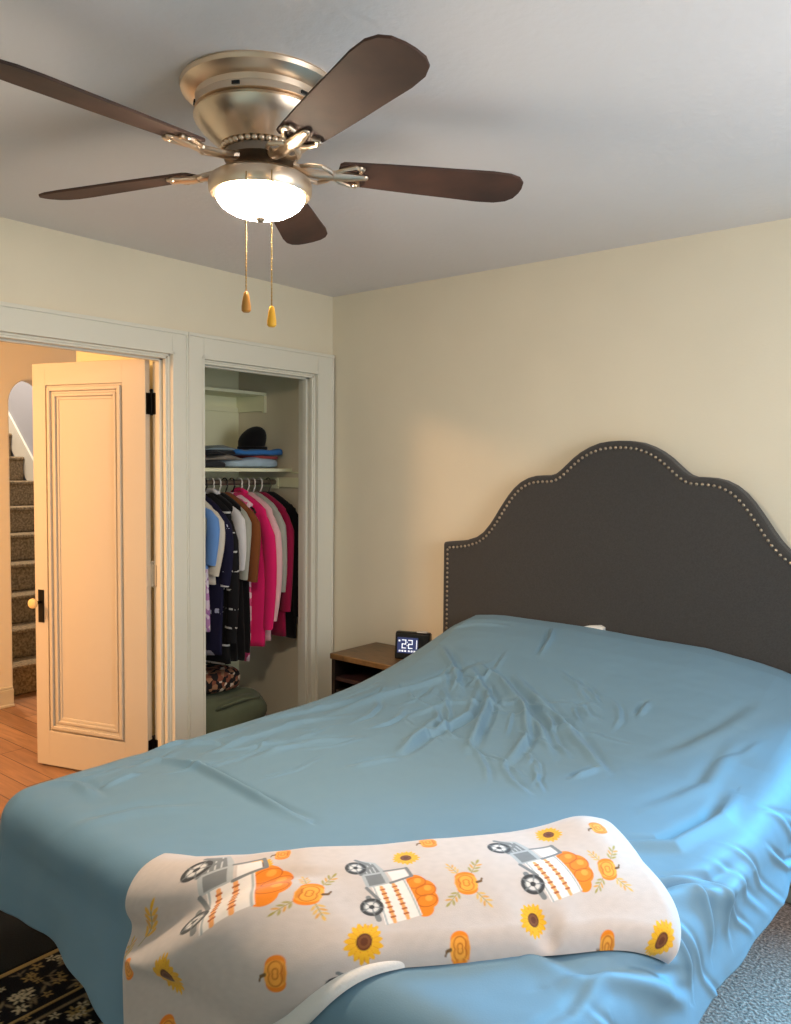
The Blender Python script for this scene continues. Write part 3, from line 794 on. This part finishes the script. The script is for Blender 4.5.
# ================= nightstand and clock =================
NX0, NX1, NY0, NY1, NZ = .365, .835, -.395, -.022, .597
ns = thing('nightstand', 'dark nightstand with a walnut top squeezed between closet and bed', 'nightstand', ((NX0 + NX1) / 2, (NY0 + NY1) / 2, 0))
build('top', MB().box((NX0, NY0, NZ - .030), (NX1, NY1, NZ)), M_nightwood, ns, bevel=.004)
for a, b in ((NX0 + .006, NX0 + .03), (NX1 - .03, NX1 - .006)):
    build('side_panel', MB().box((a, NY0 + .008, .0), (b, NY1 - .005, NZ - .03)), M_nightdark, ns, bevel=.002)
build('back_panel', MB().box((NX0 + .03, NY1 - .018, .06), (NX1 - .03, NY1 - .006, NZ - .03)), M_nightdark, ns)
for z in (.06, .455):
    build('shelf', MB().box((NX0 + .03, NY0 + .014, z), (NX1 - .03, NY1 - .02, z + .02)), M_nightshelf if z > .1 else M_nightdark, ns, bevel=.002)
dr = build('drawer', MB().box((NX0 + .034, NY0 + .010, .10), (NX1 - .034, NY1 - .05, .41)), M_nightdark, ns, bevel=.004)
kb = MB(); kb.tube([(.6, NY0 + .010, .27), (.6, NY0 - .004, .27)], .007, 10); kb.ball((.6, NY0 - .012, .27), .014, 12, 8); build('knob', kb, M_black_iron, dr, smooth=40)

ck = thing('alarm_clock', 'black digital alarm clock with blue lit digits on the nightstand', 'clock', (.74, -.24, NZ))
KM = Matrix.Translation((.768, -.200, NZ)) @ Matrix.Scale(1.06, 4) @ Matrix.Rotation(math.radians(22), 4, 'Z')
cb = MB()
cb.prism([(-.035, 0), (.035, 0), (.025, .118), (.010, .128), (-.012, .128), (-.022, .120)], -.085, .085, 0); cb.xform(KM)
body = build('case', cb, M_black, ck, bevel=.006, segs=3)
# the face leans back: plane from (y -.035,z 0) to (y -.022,z .12)
FM = KM @ Matrix.Translation((0, -.0357, 0)) @ Matrix.Rotation(math.radians(-6.2), 4, 'X')
sc_ = MB().box((-.072, -.0016, .030), (.030, .004, .104)); sc_.xform(FM)
M_screen = emit_mat('blue_backlit_screen', (.10, .16, .50), .22)
M_screen.node_tree.nodes['Principled BSDF'].inputs['Base Color'].default_value = (.01, .015, .05, 1)
scr = build('screen', sc_, M_screen, ck)
M_digit = emit_mat('lit_digits', (.62, .78, 1.0), .7)
dg = MB()
SEG = {'2': 'abged', '1': 'bc', ':': ''}
def digit(ch, x, z, w, h, t=.0042):
    g = t * .35
    R = {'a': (x, x + w, z + h - t, z + h), 'd': (x, x + w, z, z + t), 'g': (x, x + w, z + h / 2 - t / 2, z + h / 2 + t / 2),
         'b': (x + w - t, x + w, z + h / 2, z + h), 'c': (x + w - t, x + w, z, z + h / 2), 'f': (x, x + t, z + h / 2, z + h), 'e': (x, x + t, z, z + h / 2)}
    for c in SEG[ch]:
        a, b, c0, c1 = R[c]; dg.box((a, -.0026, c0), (b, -.0012, c1))
digit('2', -.050, .052, .022, .042); digit('2', -.018, .052, .022, .042); digit('1', .010, .052, .016, .042)
for z in (.064, .080): dg.box((-.0245, -.0026, z), (-.0205, -.0012, z + .004))
dg.box((-.066, -.0026, .084), (-.058, -.0012, .092))
for x in (-.064, -.050, -.036, -.018, -.004, .010): dg.box((x, -.0026, .036), (x + .009, -.0012, .044))
dg.xform(FM); build('digits', dg, M_digit, scr)
bt = MB().box((.020, -.018, .1275), (.070, .004, .134)); bt.xform(KM); build('snooze_button', bt, mat('silver_button', (.75, .74, .72), .4), ck, bevel=.002)

# ================= closet =================
LSZ, USZ = 1.558, 2.028
ls = thing('closet_shelf', 'lower cream closet shelf piled with folded clothes above the rod', 'shelf', (-.58, -.5, LSZ))
build('board', MB().box((-.83, -1.0, LSZ - .020), (-.335, 0, LSZ)), M_closet, ls, bevel=.002)
build('cleat', MB().box((-.83, -.018, LSZ - .115), (-.16, 0, LSZ - .055)).box((-.33, -.018, LSZ - .03), (-.16, 0, LSZ - .02)), M_closet, ls, bevel=.002)
build('cleat', MB().box((-.83, -1.0, LSZ - .06), (-.812, -.02, LSZ - .020)), M_closet, ls, bevel=.002)
us = thing('closet_shelf', 'short upper cream closet shelf high in the corner of the closet', 'shelf', (-.70, -.5, USZ))
build('board', MB().box((-.83, -1.0, USZ - .020), (-.565, 0, USZ)), M_closet, us, bevel=.002)
build('cleat', MB().box((-.83, -.018, USZ - .115), (-.565, 0, USZ - .020)), M_closet, us, bevel=.002)
build('cleat', MB().box((-.83, -1.0, USZ - .115), (-.812, -.02, USZ - .085)), M_closet, us, bevel=.002)
build('bracket', MB().box((-.583, -.020, USZ - .125), (-.563, 0, USZ - .018)), M_closet, us, bevel=.002)
RXX, RZZ = -.46, 1.475
rod = thing('closet_rod', 'dark closet rod under the lower shelf carrying the hangers', 'rod', (RXX, -.5, RZZ))
build('pole', MB().tube([(RXX, -.992, RZZ), (RXX, -.0205, RZZ)], .016, 14), mat('rod_metal', (.50, .46, .41), .4, .7), rod, smooth=40)
for y in (-1.0, -.0285):
    build('bracket', MB().box((RXX - .03, y, RZZ - .04), (RXX + .03, y + .008, LSZ - .060)).tube([(RXX, y + .001, RZZ), (RXX, y + .009, RZZ)], .022, 14), M_closet, rod)

def hanger(y, mt_, label, tilt=0.0):
    h = thing('clothes_hanger', label, 'hanger', (RXX, y, RZZ), 'hangers on the closet rod')
    c = math.cos(tilt)
    hk = [(RXX + .024 * math.cos(a), y, RZZ + .0 + .024 * math.sin(a) * 1.0) for a in [math.radians(q) for q in range(-30, 211, 20)]]
    hk = [(RXX + .010, y, RZZ - .050), (RXX + .026, y, RZZ - .02)] + hk
    hk = [(RXX, y, RZZ - .065)] + hk
    build('hook', MB().tube(hk, .0042, 8), mt_, h, smooth=True)
    zt = RZZ - .065
    fr_ = MB()
    fr_.tube([(RXX - .205, y, zt - .105), (RXX - .19, y, zt - .085), (RXX - .05, y, zt - .018), (RXX, y, zt), (RXX + .05, y, zt - .018), (RXX + .19, y, zt - .085), (RXX + .205, y, zt - .105)], .0065, 8)
    fr_.tube([(RXX - .205, y, zt - .105), (RXX + .205, y, zt - .105)], .005, 8)
    build('frame', fr_, mt_, h, smooth=True)
    return h

def garment(name, label, cat, y, m, length, hw=.225, th=.023, sleeves=.50, seed=0, m2=None, split=None, sleeve_m=None, collar=None, flare=.0, sl_out=.02):
    """a garment hanging edge-on from its hanger: shoulders along x"""
    zt = RZZ - .058
    g = thing(name, label, cat, (RXX, y, zt - length), 'clothes hanging on the closet rod')
    rs = np.random.RandomState(seed)
    lv = [(0, .045, .016), (-.012, .075, .022), (-.035, .125, .027), (-.065, .18, .03), (-.095, hw - .012, .032), (-.13, hw, th), (-.20, hw - .008, th)]
    nz = 16
    for i in range(1, nz + 1):
        f = i / nz
        lv.append((-.20 - (length - .20) * f, hw - .012 + flare * f, th * (1 + .25 * f)))
    n = 56; V, Fc = [], []
    ph = rs.uniform(0, 6.28, 6); kx = rs.uniform(18, 55, 6); am = rs.uniform(.3, 1, 6)
    for z, w, t in lv:
        fall = min(1, max(0, -z - .08) / .5)
        for k_ in range(n):
            a = 2 * math.pi * k_ / n
            x = w * math.copysign(abs(math.cos(a)) ** .8, math.cos(a)); yy = t * math.copysign(abs(math.sin(a)) ** .75, math.sin(a))
            fold = sum(am[q] * math.sin(kx[q] * x + ph[q] + z * (1.5 * (q - 2))) for q in range(6)) / 6
            V.append((RXX + x + .010 * math.sin(z * 7 + seed) * fall, y + yy + fold * .016 * fall * (1 if yy > 0 else .9), zt + z + (.012 * math.sin(x * 14 + seed) if z <= -length + .02 else 0)))
    for i in range(len(lv) - 1):
        Fc += [(i * n + k_, (i + 1) * n + k_, (i + 1) * n + (k_ + 1) % n, i * n + (k_ + 1) % n) for k_ in range(n)]
    Fc.append(tuple(range(n))[::-1]); Fc.append(tuple((len(lv) - 1) * n + k_ for k_ in range(n)))
    mb = MB(); mb.add(V, Fc)
    mats = [m]
    if m2:
        mats = [m, m2]
        for i, f in enumerate(mb.f):
            if sum(mb.v[q][2] for q in f) / len(f) < zt - split: mb.m[i] = 1
    build('body', mb, mats, g, smooth=True)
    for sd in (-1, 1):
        if not sleeves: continue
        s_pts, r_ = [], []
        for i in range(9):
            f = i / 8
            s_pts.append((RXX + sd * (hw - .055 + .055 * min(1, f * 4) + sl_out * math.sin(f * 3.1)) , y + .006 * math.sin(f * 5 + seed) + .012 * f * (1 if seed % 2 else -1), zt - .075 - (sleeves) * f))
            r_.append((.040 + .016 * math.sin(min(1, f * 2.5) * 1.57)) * (1 - .30 * f) * min(1, .30 + f * 4.5))
        sm = MB(); sm.tube(s_pts, r_, 14, flat=.55)
        sv_ = build('sleeve', sm, sleeve_m or m, g, smooth=60)
        if collar:
            cu = MB(); q = s_pts[-1]; cu.tube([(q[0], q[1], q[2] + .035), (q[0], q[1], q[2] - .012)], [.036, .033], 14, flat=.55); build('cuff', cu, collar, sv_, smooth=60)
    if collar:
        cm = MB(); cm.tube([(RXX - .065, y, zt - .004), (RXX - .03, y - .004, zt + .012), (RXX, y, zt + .016), (RXX + .03, y - .004, zt + .012), (RXX + .065, y, zt - .004)], .013, 8); build('collar', cm, collar, g, smooth=True)
    return g

F = lambda name, c, **k_: mat(name, c, .92, bump=.12, bscale=180, sheen=.1, spec=.15, **k_)
f_black, f_crim, f_pink, f_pale = F('black_cloth', (.075, .07, .08)), F('crimson_cloth', (.56, .09, .24)), F('hot_pink_cloth', (.88, .14, .42)), F('pale_pink_cloth', (.90, .72, .74))
f_brown, f_grey, f_navy, f_cream, f_blue = F('rust_brown_cloth', (.50, .29, .16)), F('light_grey_cloth', (.66, .66, .62)), F('navy_cloth', (.08, .08, .22)), F('cream_cloth', (.84, .81, .76)), F('sky_blue_cloth', (.42, .60, .86))
f_teal, f_white = F('slate_cloth', (.42, .46, .46)), F('white_cloth', (.86, .85, .86))
f_dash = dash_mat('black_knit_white_dashes', (.05, .05, .07), (.78, .78, .78), 9.5, .10, .47)
f_navlogo = dash_mat('navy_print_cloth', (.07, .07, .20), (.72, .74, .84), 4.2, .14, .55)
f_floral = ramp_mat('lilac_floral_cloth', [(0, (.72, .52, .74)), (.35, (.88, .84, .90)), (.6, (.62, .42, .68)), (.8, (.86, .80, .88))], 'cells', 30, constant=True, rough=.9)
f_pinkfloral = ramp_mat('pink_floral_cloth', [(0, (.90, .36, .56)), (.4, (.92, .80, .84)), (.65, (.80, .25, .45)), (.85, (.90, .72, .78))], 'cells', 34, constant=True, rough=.9)
hg_w, hg_b, hg_g = mat('hanger_white', (.88, .86, .83), .4), mat('hanger_black', (.08, .07, .07), .4), mat('hanger_olive_felt', (.34, .33, .27), .8)
GAR = [  # y, name, label, category, arguments, hanger material, hanger label
    (-.080, 'jacket', 'long black jacket hanging last against the closet end wall', 'jacket', dict(m=f_black, length=.86, sleeves=.66, hw=.245, th=.028), hg_g, 'olive felt hanger holding the long black jacket'),
    (-.150, 'sweater', 'crimson sweater hanging beside the long black jacket', 'sweater', dict(m=f_crim, length=.84, sleeves=.62, hw=.235), hg_w, 'white hanger holding the crimson sweater'),
    (-.205, 'shirt', 'light grey shirt between crimson sweater and pale pink top', 'shirt', dict(m=f_grey, length=.74, sleeves=.50), hg_w, 'white hanger holding the light grey shirt'),
    (-.252, 'sweater', 'pale pink top hanging between the hot pink hoodie and grey shirt', 'sweater', dict(m=f_pale, length=.87, sleeves=.66, hw=.23, sl_out=.035), hg_w, 'white hanger holding the pale pink top'),
    (-.305, 'hoodie', 'hot pink hoodie hanging in the middle of the closet rod', 'hoodie', dict(m=f_pink, length=.90, sleeves=.70, hw=.235, th=.028, collar=f_pink), hg_w, 'white hanger holding the hot pink hoodie'),
    (-.362, 'dress', 'pink floral dress hem hanging lower than the hot pink hoodie', 'dress', dict(m=f_pinkfloral, length=.985, sleeves=.0, hw=.17, th=.020), hg_b, 'black hanger holding the pink floral dress'),
    (-.415, 'jacket', 'rust brown and black jacket beside the hot pink hoodie', 'jacket', dict(m=f_brown, length=.90, sleeves=.42, m2=f_black, split=.42, sleeve_m=f_brown), hg_b, 'black hanger holding the rust brown and black jacket'),
    (-.462, 'jacket', 'black jacket with pale grey edging beside the brown one', 'jacket', dict(m=f_black, length=.93, sleeves=.40, sleeve_m=f_grey), hg_w, 'white hanger holding the black jacket with grey sleeves'),
    (-.510, 'cardigan', 'white edged black cardigan beside the dashed knit', 'cardigan', dict(m=f_black, length=.93, sleeves=.34, sleeve_m=f_white, collar=f_white), hg_w, 'white hanger holding the white edged black cardigan'),
    (-.562, 'sweater', 'black knit sweater with rows of white dashes', 'sweater', dict(m=f_dash, length=.95, sleeves=.74, sleeve_m=f_dash, hw=.235, th=.028), hg_b, 'black hanger holding the white dashed black sweater'),
    (-.612, 'sweatshirt', 'navy sweatshirt with pale print beside the cream shirt', 'sweatshirt', dict(m=f_navlogo, length=.90, sleeves=.42, sleeve_m=f_navlogo, collar=f_white), hg_w, 'white hanger holding the navy print sweatshirt'),
    (-.660, 'shirt', 'cream shirt hanging between navy sweatshirt and blue shirt', 'shirt', dict(m=f_cream, length=.50, sleeves=.36), hg_w, 'white hanger holding the cream shirt'),
    (-.705, 'shirt', 'sky blue shirt over a lilac floral skirt near the closet jamb', 'shirt', dict(m=f_blue, length=.74, sleeves=.30, m2=f_floral, split=.40, sleeve_m=f_blue), hg_b, 'black hanger holding the sky blue shirt'),
    (-.770, 'dress', 'slate grey dress half hidden by the closet jamb', 'dress', dict(m=f_teal, length=.86, sleeves=.28, m2=f_floral, split=.62), hg_b, 'black hanger holding the slate grey dress'),
]
for i, (y, nm_, lb, ct, kw, hm, hl) in enumerate(GAR):
    hanger(y, hm, hl)
    garment(nm_, lb, ct, y, seed=i + 1, **kw)

def pad(mb, lo, hi, seed=0, amp=.006, p=.42, droop=0.0):
    """soft folded cloth: rounded slab with folds"""
    c = [(a + b) / 2 for a, b in zip(lo, hi)]; r = [(b - a) / 2 for a, b in zip(lo, hi)]
    st_ = len(mb.v); mb.ball(c, r, 36, 16, p=p)
    rs = np.random.RandomState(seed); ph = rs.uniform(0, 6, 4); kk_ = rs.uniform(12, 40, 4)
    for i in range(st_, len(mb.v)):
        x, y, z = mb.v[i]
        d = amp * (math.sin(kk_[0] * x + ph[0]) + math.sin(kk_[1] * y + ph[1]) + .6 * math.sin(kk_[2] * (x + y) + ph[2]))
        f = (z - lo[2]) / (hi[2] - lo[2])
        mb.v[i] = (x + d * .5, y + d * .4, z + d * f - droop * f * abs((y - c[1]) / r[1]) ** 2)
    return mb
f_ltblue, f_blue2, f_redc = F('pale_denim', (.66, .74, .80), vary=.12, vscale=14), F('cobalt_cloth', (.22, .45, .72)), F('faded_red_cloth', (.62, .28, .28))
Z1s = LSZ + .002
j = build('folded_jeans', pad(MB(), (-.70, -.44, Z1s), (-.365, -.045, Z1s + .052), 1), f_ltblue, smooth=True); tag(j, 'pale blue folded jeans at the bottom of the shelf pile', 'jeans')
j = build('folded_shirt', pad(MB(), (-.68, -.25, Z1s + .050), (-.375, -.045, Z1s + .076), 2, .003), f_redc, smooth=True); tag(j, 'faded red folded shirt sandwiched in the shelf pile', 'shirt')
j = build('folded_shirt', pad(MB(), (-.68, -.40, Z1s + .074), (-.36, -.022, Z1s + .106), 3, .008, droop=.008), f_blue2, smooth=True); tag(j, 'cobalt blue folded shirt on top of the red one', 'shirt')
j = build('folded_sweater', pad(MB(), (-.70, -.62, Z1s), (-.38, -.435, Z1s + .040), 5, .005), F('charcoal_knit', (.20, .20, .22)), smooth=True); tag(j, 'charcoal folded sweater beside the pale jeans on the shelf', 'sweater')
j = build('folded_shirt', pad(MB(), (-.70, -.60, Z1s + .042), (-.372, -.30, Z1s + .072), 6, .006, droop=.010), F('taupe_stripe', (.52, .49, .46), vary=.3, vscale=18), smooth=True); tag(j, 'grey brown folded shirt on the charcoal sweater', 'shirt')
j = build('folded_shirt', pad(MB(), (-.70, -.60, Z1s + .074), (-.40, -.34, Z1s + .098), 7, .006, droop=.010), F('charcoal_stripe', (.16, .16, .18), vary=.3, vscale=20), smooth=True); tag(j, 'charcoal folded shirt above the grey brown one', 'shirt')
j = build('folded_shirt', pad(MB(), (-.70, -.60, Z1s + .098), (-.40, -.33, Z1s + .122), 8, .006, droop=.014), F('ash_blue_cloth', (.50, .56, .60)), smooth=True); tag(j, 'ash blue folded shirt topping the left shelf pile', 'shirt')
HY = -.155
hat = thing('knit_hat', 'black knit hat sitting on top of the folded clothes', 'hat', (-.52, HY, Z1s + .106))
hm_ = MB(); hm_.ball((-.52, HY, Z1s + .160), (.095, .075, .092), 24, 14); hm_.v = [(x + .20 * max(0, z - Z1s - .17), y + .25 * max(0, z - Z1s - .17) - .15 * max(0, Z1s + .17 - z), max(z, Z1s + .112)) for x, y, z in hm_.v]
build('crown', hm_, f_black, hat, smooth=True)
br = MB(); br.lathe([(.080, .022), (.098, .018), (.100, .003), (.09, .0)], (-.52, HY, Z1s + .110), 28); br.v = [(x, HY + (y - HY) * .85, z) for x, y, z in br.v]; build('cuff', br, f_black, hat, smooth=50)
cap = thing('cap', 'royal blue cap at the left end of the closet shelf', 'cap', (-.48, -.70, Z1s))
cp = MB(); cp.ball((-.47, -.70, Z1s + .012), (.10, .082, .105), 24, 14); cp.v = [(x, y, max(z, Z1s + .001)) for x, y, z in cp.v]; build('crown', cp, F('royal_blue_cloth', (.12, .20, .50)), cap, smooth=True)
bm_ = MB(); bm_.lathe([(.02, .012), (.075, .010), (.078, .006), (.02, .004)], (-.415, -.70, Z1s), 24); build('brim', bm_, F('royal_blue_brim', (.12, .20, .50)), cap, smooth=50)

# closet floor
f_olive = F('olive_canvas', (.42, .45, .36), vary=.10, vscale=8)
bag = thing('duffel_bag', 'stuffed olive duffel bag on the closet floor', 'bag', (-.47, -.44, 0))
dm = MB(); dm.ball((-.47, -.46, .135), (.24, .255, .133), 44, 22, p=.75)
rs = np.random.RandomState(3)
dm.v = [(x + .012 * math.sin(22 * z + 9 * y), y + .010 * math.sin(26 * z + 7 * x), max(.003, z + .010 * math.sin(15 * y + 20 * x) + .012 * math.sin(30 * x - 9 * y))) for x, y, z in dm.v]
build('body', dm, f_olive, bag, smooth=True)
hd = MB(); hd.tube([(-.32, -.60, .20), (-.27, -.58, .235), (-.25, -.46, .25), (-.27, -.34, .235), (-.32, -.31, .20)], .012, 8, flat=2.2); build('handle', hd, f_olive, bag, smooth=True)
cu_ = build('cushion', pad(MB(), (-.48, -.95, .004), (-.20, -.725, .30), 8, .008, p=.7), F('sage_cushion', (.48, .52, .42)), smooth=True); tag(cu_, 'sage green cushion at the left of the closet floor', 'cushion')
pt = build('patterned_pouch', pad(MB(), (-.62, -.62, .268), (-.36, -.34, .40), 9, .008, p=.6), ramp_mat('tawny_print', [(0, (.10, .09, .10)), (.30, (.66, .48, .36)), (.46, (.88, .82, .74)), (.58, (.12, .10, .11)), (.78, (.55, .32, .24))], 'cells', 42, constant=True, rough=.9), smooth=True)
tag(pt, 'black and tawny print pouch lying on the olive duffel bag', 'pouch')
gb = thing('fabric_bin', 'grey fabric bin standing behind the duffel bag', 'bin', (-.70, -.58, 0))
build('bin', MB().box((-.826, -.80, .003), (-.725, -.36, .46)), F('grey_bin_cloth', (.50, .52, .50)), gb, bevel=.02, segs=3)
build('rim', MB().box((-.828, -.805, .44), (-.718, -.355, .47)), F('grey_bin_rim', (.40, .42, .41)), gb, bevel=.008)
# ================= ceiling fan =================
HALF = math.pi / 2
FX, FY = 1.651, -2.006
fan = thing('ceiling_fan', 'brushed nickel ceiling fan with dark walnut blades and a lit bowl', 'ceiling fan', (FX, FY, H))
c0 = (FX, FY, 0)
build('canopy', MB().lathe([(.202, H), (.206, H - .006), (.203, H - .016), (.186, H - .028), (.168, H - .034), (.165, H - .048)], c0, 72), M_nickel, fan, smooth=35)
sl_ = MB().lathe([(.163, H - .046), (.168, H - .050), (.168, H - .066), (.160, H - .070)], c0, 72); slot = build('vent_band', sl_, M_nickel, fan, smooth=35)
for k_ in range(6):
    a = math.radians(-62 + 60 * k_)
    sm = MB().box((-.010, -.003, -.004), (.010, .003, .004)); sm.xform(Matrix.Translation((FX + .168 * math.cos(a), FY + .168 * math.sin(a), H - .058)) @ Matrix.Rotation(a + HALF, 4, 'Z')); build('slot', sm, M_black, slot)
build('motor_housing', MB().lathe([(.150, H - .068), (.166, H - .073), (.172, H - .082), (.168, H - .092), (.154, H - .110), (.134, H - .129), (.114, H - .146), (.106, H - .154), (.060, H - .157)], c0, 72), M_nickel, fan, smooth=35)
rg = MB()
for k_ in range(36):
    a = 2 * math.pi * k_ / 36; rg.ball((FX + .098 * math.cos(a), FY + .098 * math.sin(a), H - .160), (.009, .009, .008), 10, 6)
build('beaded_ring', rg, M_nickel, fan, smooth=True)
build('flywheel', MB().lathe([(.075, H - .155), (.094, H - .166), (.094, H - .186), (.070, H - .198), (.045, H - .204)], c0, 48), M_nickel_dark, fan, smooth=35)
build('switch_housing', MB().lathe([(.046, H - .200), (.050, H - .204), (.050, H - .224), (.046, H - .230)], c0, 40), M_nickel, fan, smooth=35)
BZ = H - .196
for k_ in range(5):
    A = math.radians(53 + 72 * k_)
    BM = Matrix.Translation((FX, FY, BZ)) @ Matrix.Rotation(A, 4, 'Z')
    PT = BM @ Matrix.Rotation(math.radians(-12), 4, 'X')
    top, bot, prof = [], [], []
    for r, w in ((.205, .040), (.215, .050), (.26, .054), (.34, .060), (.44, .066), (.53, .070), (.62, .075), (.672, .072), (.703, .060), (.720, .040), (.726, .012)): prof.append((r, w))
    pl_ = [(r, w) for r, w in prof] + [(r, -w) for r, w in prof[::-1]]
    bl = MB().prism(pl_, -.003, .004, 2); bl.xform(PT)
    blade = build('blade', bl, M_blade, fan, bevel=.0015)
    br = MB()
    br.tube([(.085, 0, .004), (.12, 0, -.006), (.155, 0, -.010), (.20, 0, -.008)], [.012, .010, .010, .009], 10, flat=1.6)
    for sd in (-1, 1):
        br.tube([(.10, sd * .010, .002), (.125, sd * .034, -.006), (.155, sd * .040, -.010), (.178, sd * .024, -.010), (.190, sd * .008, -.009)], .006, 8)
        br.tube([(.190, sd * .006, -.009), (.215, sd * .030, -.008), (.245, sd * .046, -.007), (.268, sd * .038, -.007), (.262, sd * .022, -.007)], .0058, 8)
        br.ball((.258, sd * .042, -.008), (.009, .009, .006), 10, 6)
    br.tube([(.19, 0, -.009), (.23, 0, -.008), (.275, 0, -.007)], [.011, .010, .006], 10, flat=1.8)
    br.ball((.278, 0, -.008), (.010, .010, .006), 10, 6); br.ball((.205, 0, -.011), (.014, .014, .008), 12, 6)
    br.xform(PT)
    build('blade_bracket', br, M_nickel, blade, smooth=40)
build('light_fitter', MB().lathe([(.046, H - .220), (.085, H - .221), (.118, H - .226), (.131, H - .235), (.135, H - .247), (.134, H - .266), (.128, H - .275), (.117, H - .278)], c0, 72), M_nickel, fan, smooth=35)
M_bowl = emit_mat('lit_frosted_glass', LAMP_COLOR, LAMP_STRENGTH)
bp_ = [(.113, H - .272)] + [(.115 * math.cos(a), H - .275 - .056 * math.sin(a)) for a in [math.radians(q) for q in range(4, 90, 6)]] + [(.002, H - .331)]
build('light_bowl', MB().lathe(bp_, c0, 64), M_bowl, fan, smooth=True)
build('finial', MB().lathe([(.010, H - .329), (.013, H - .332), (.010, H - .338), (.003, H - .342)], c0, 20), M_nickel_dark, fan, smooth=40)
for (dx, dy, z1, cc, lb) in ((-.012, -.036, 1.942, (.72, .50, .22), 'amber wood pull of the shorter chain'), (.045, -.004, 1.905, (.93, .68, .20), 'golden yellow pull of the longer chain')):
    v = Vector((dx, dy, 0)); n_ = v.normalized()
    q = Vector((FX, FY, 0)) + v
    # chain leaves the switch housing, passes the fitter rim and hangs straight down in front of the bowl
    toC = Vector((3.32 - FX, -3.48 - FY, 0)).normalized()
    rim = Vector((FX, FY, 0)) + v + toC * .128
    ch = MB().tube([rim + Vector((0, 0, H - .262)), rim + toC * .012 + Vector((0, 0, H - .290)), rim + toC * .012 + Vector((0, 0, z1 + .045))], .0016, 6)
    n_b = int((H - .290 - z1 - .045) / .009)
    for k_ in range(n_b): ch.ball(rim + toC * .012 + Vector((0, 0, z1 + .045 + .009 * k_)), .0024, 6, 4)
    pc = build('pull_chain', ch, M_brass, fan, smooth=True)
    b0 = rim + toC * .012
    fb = build('chain_pull', MB().lathe([(.003, .050), (.006, .046), (.008, .036), (.0115, .014), (.0115, .004), (.008, 0)], (b0.x, b0.y, z1 - .002), 18), mat('chain_pull_wood', cc, .35), pc, smooth=35)
    fb['label'] = lb
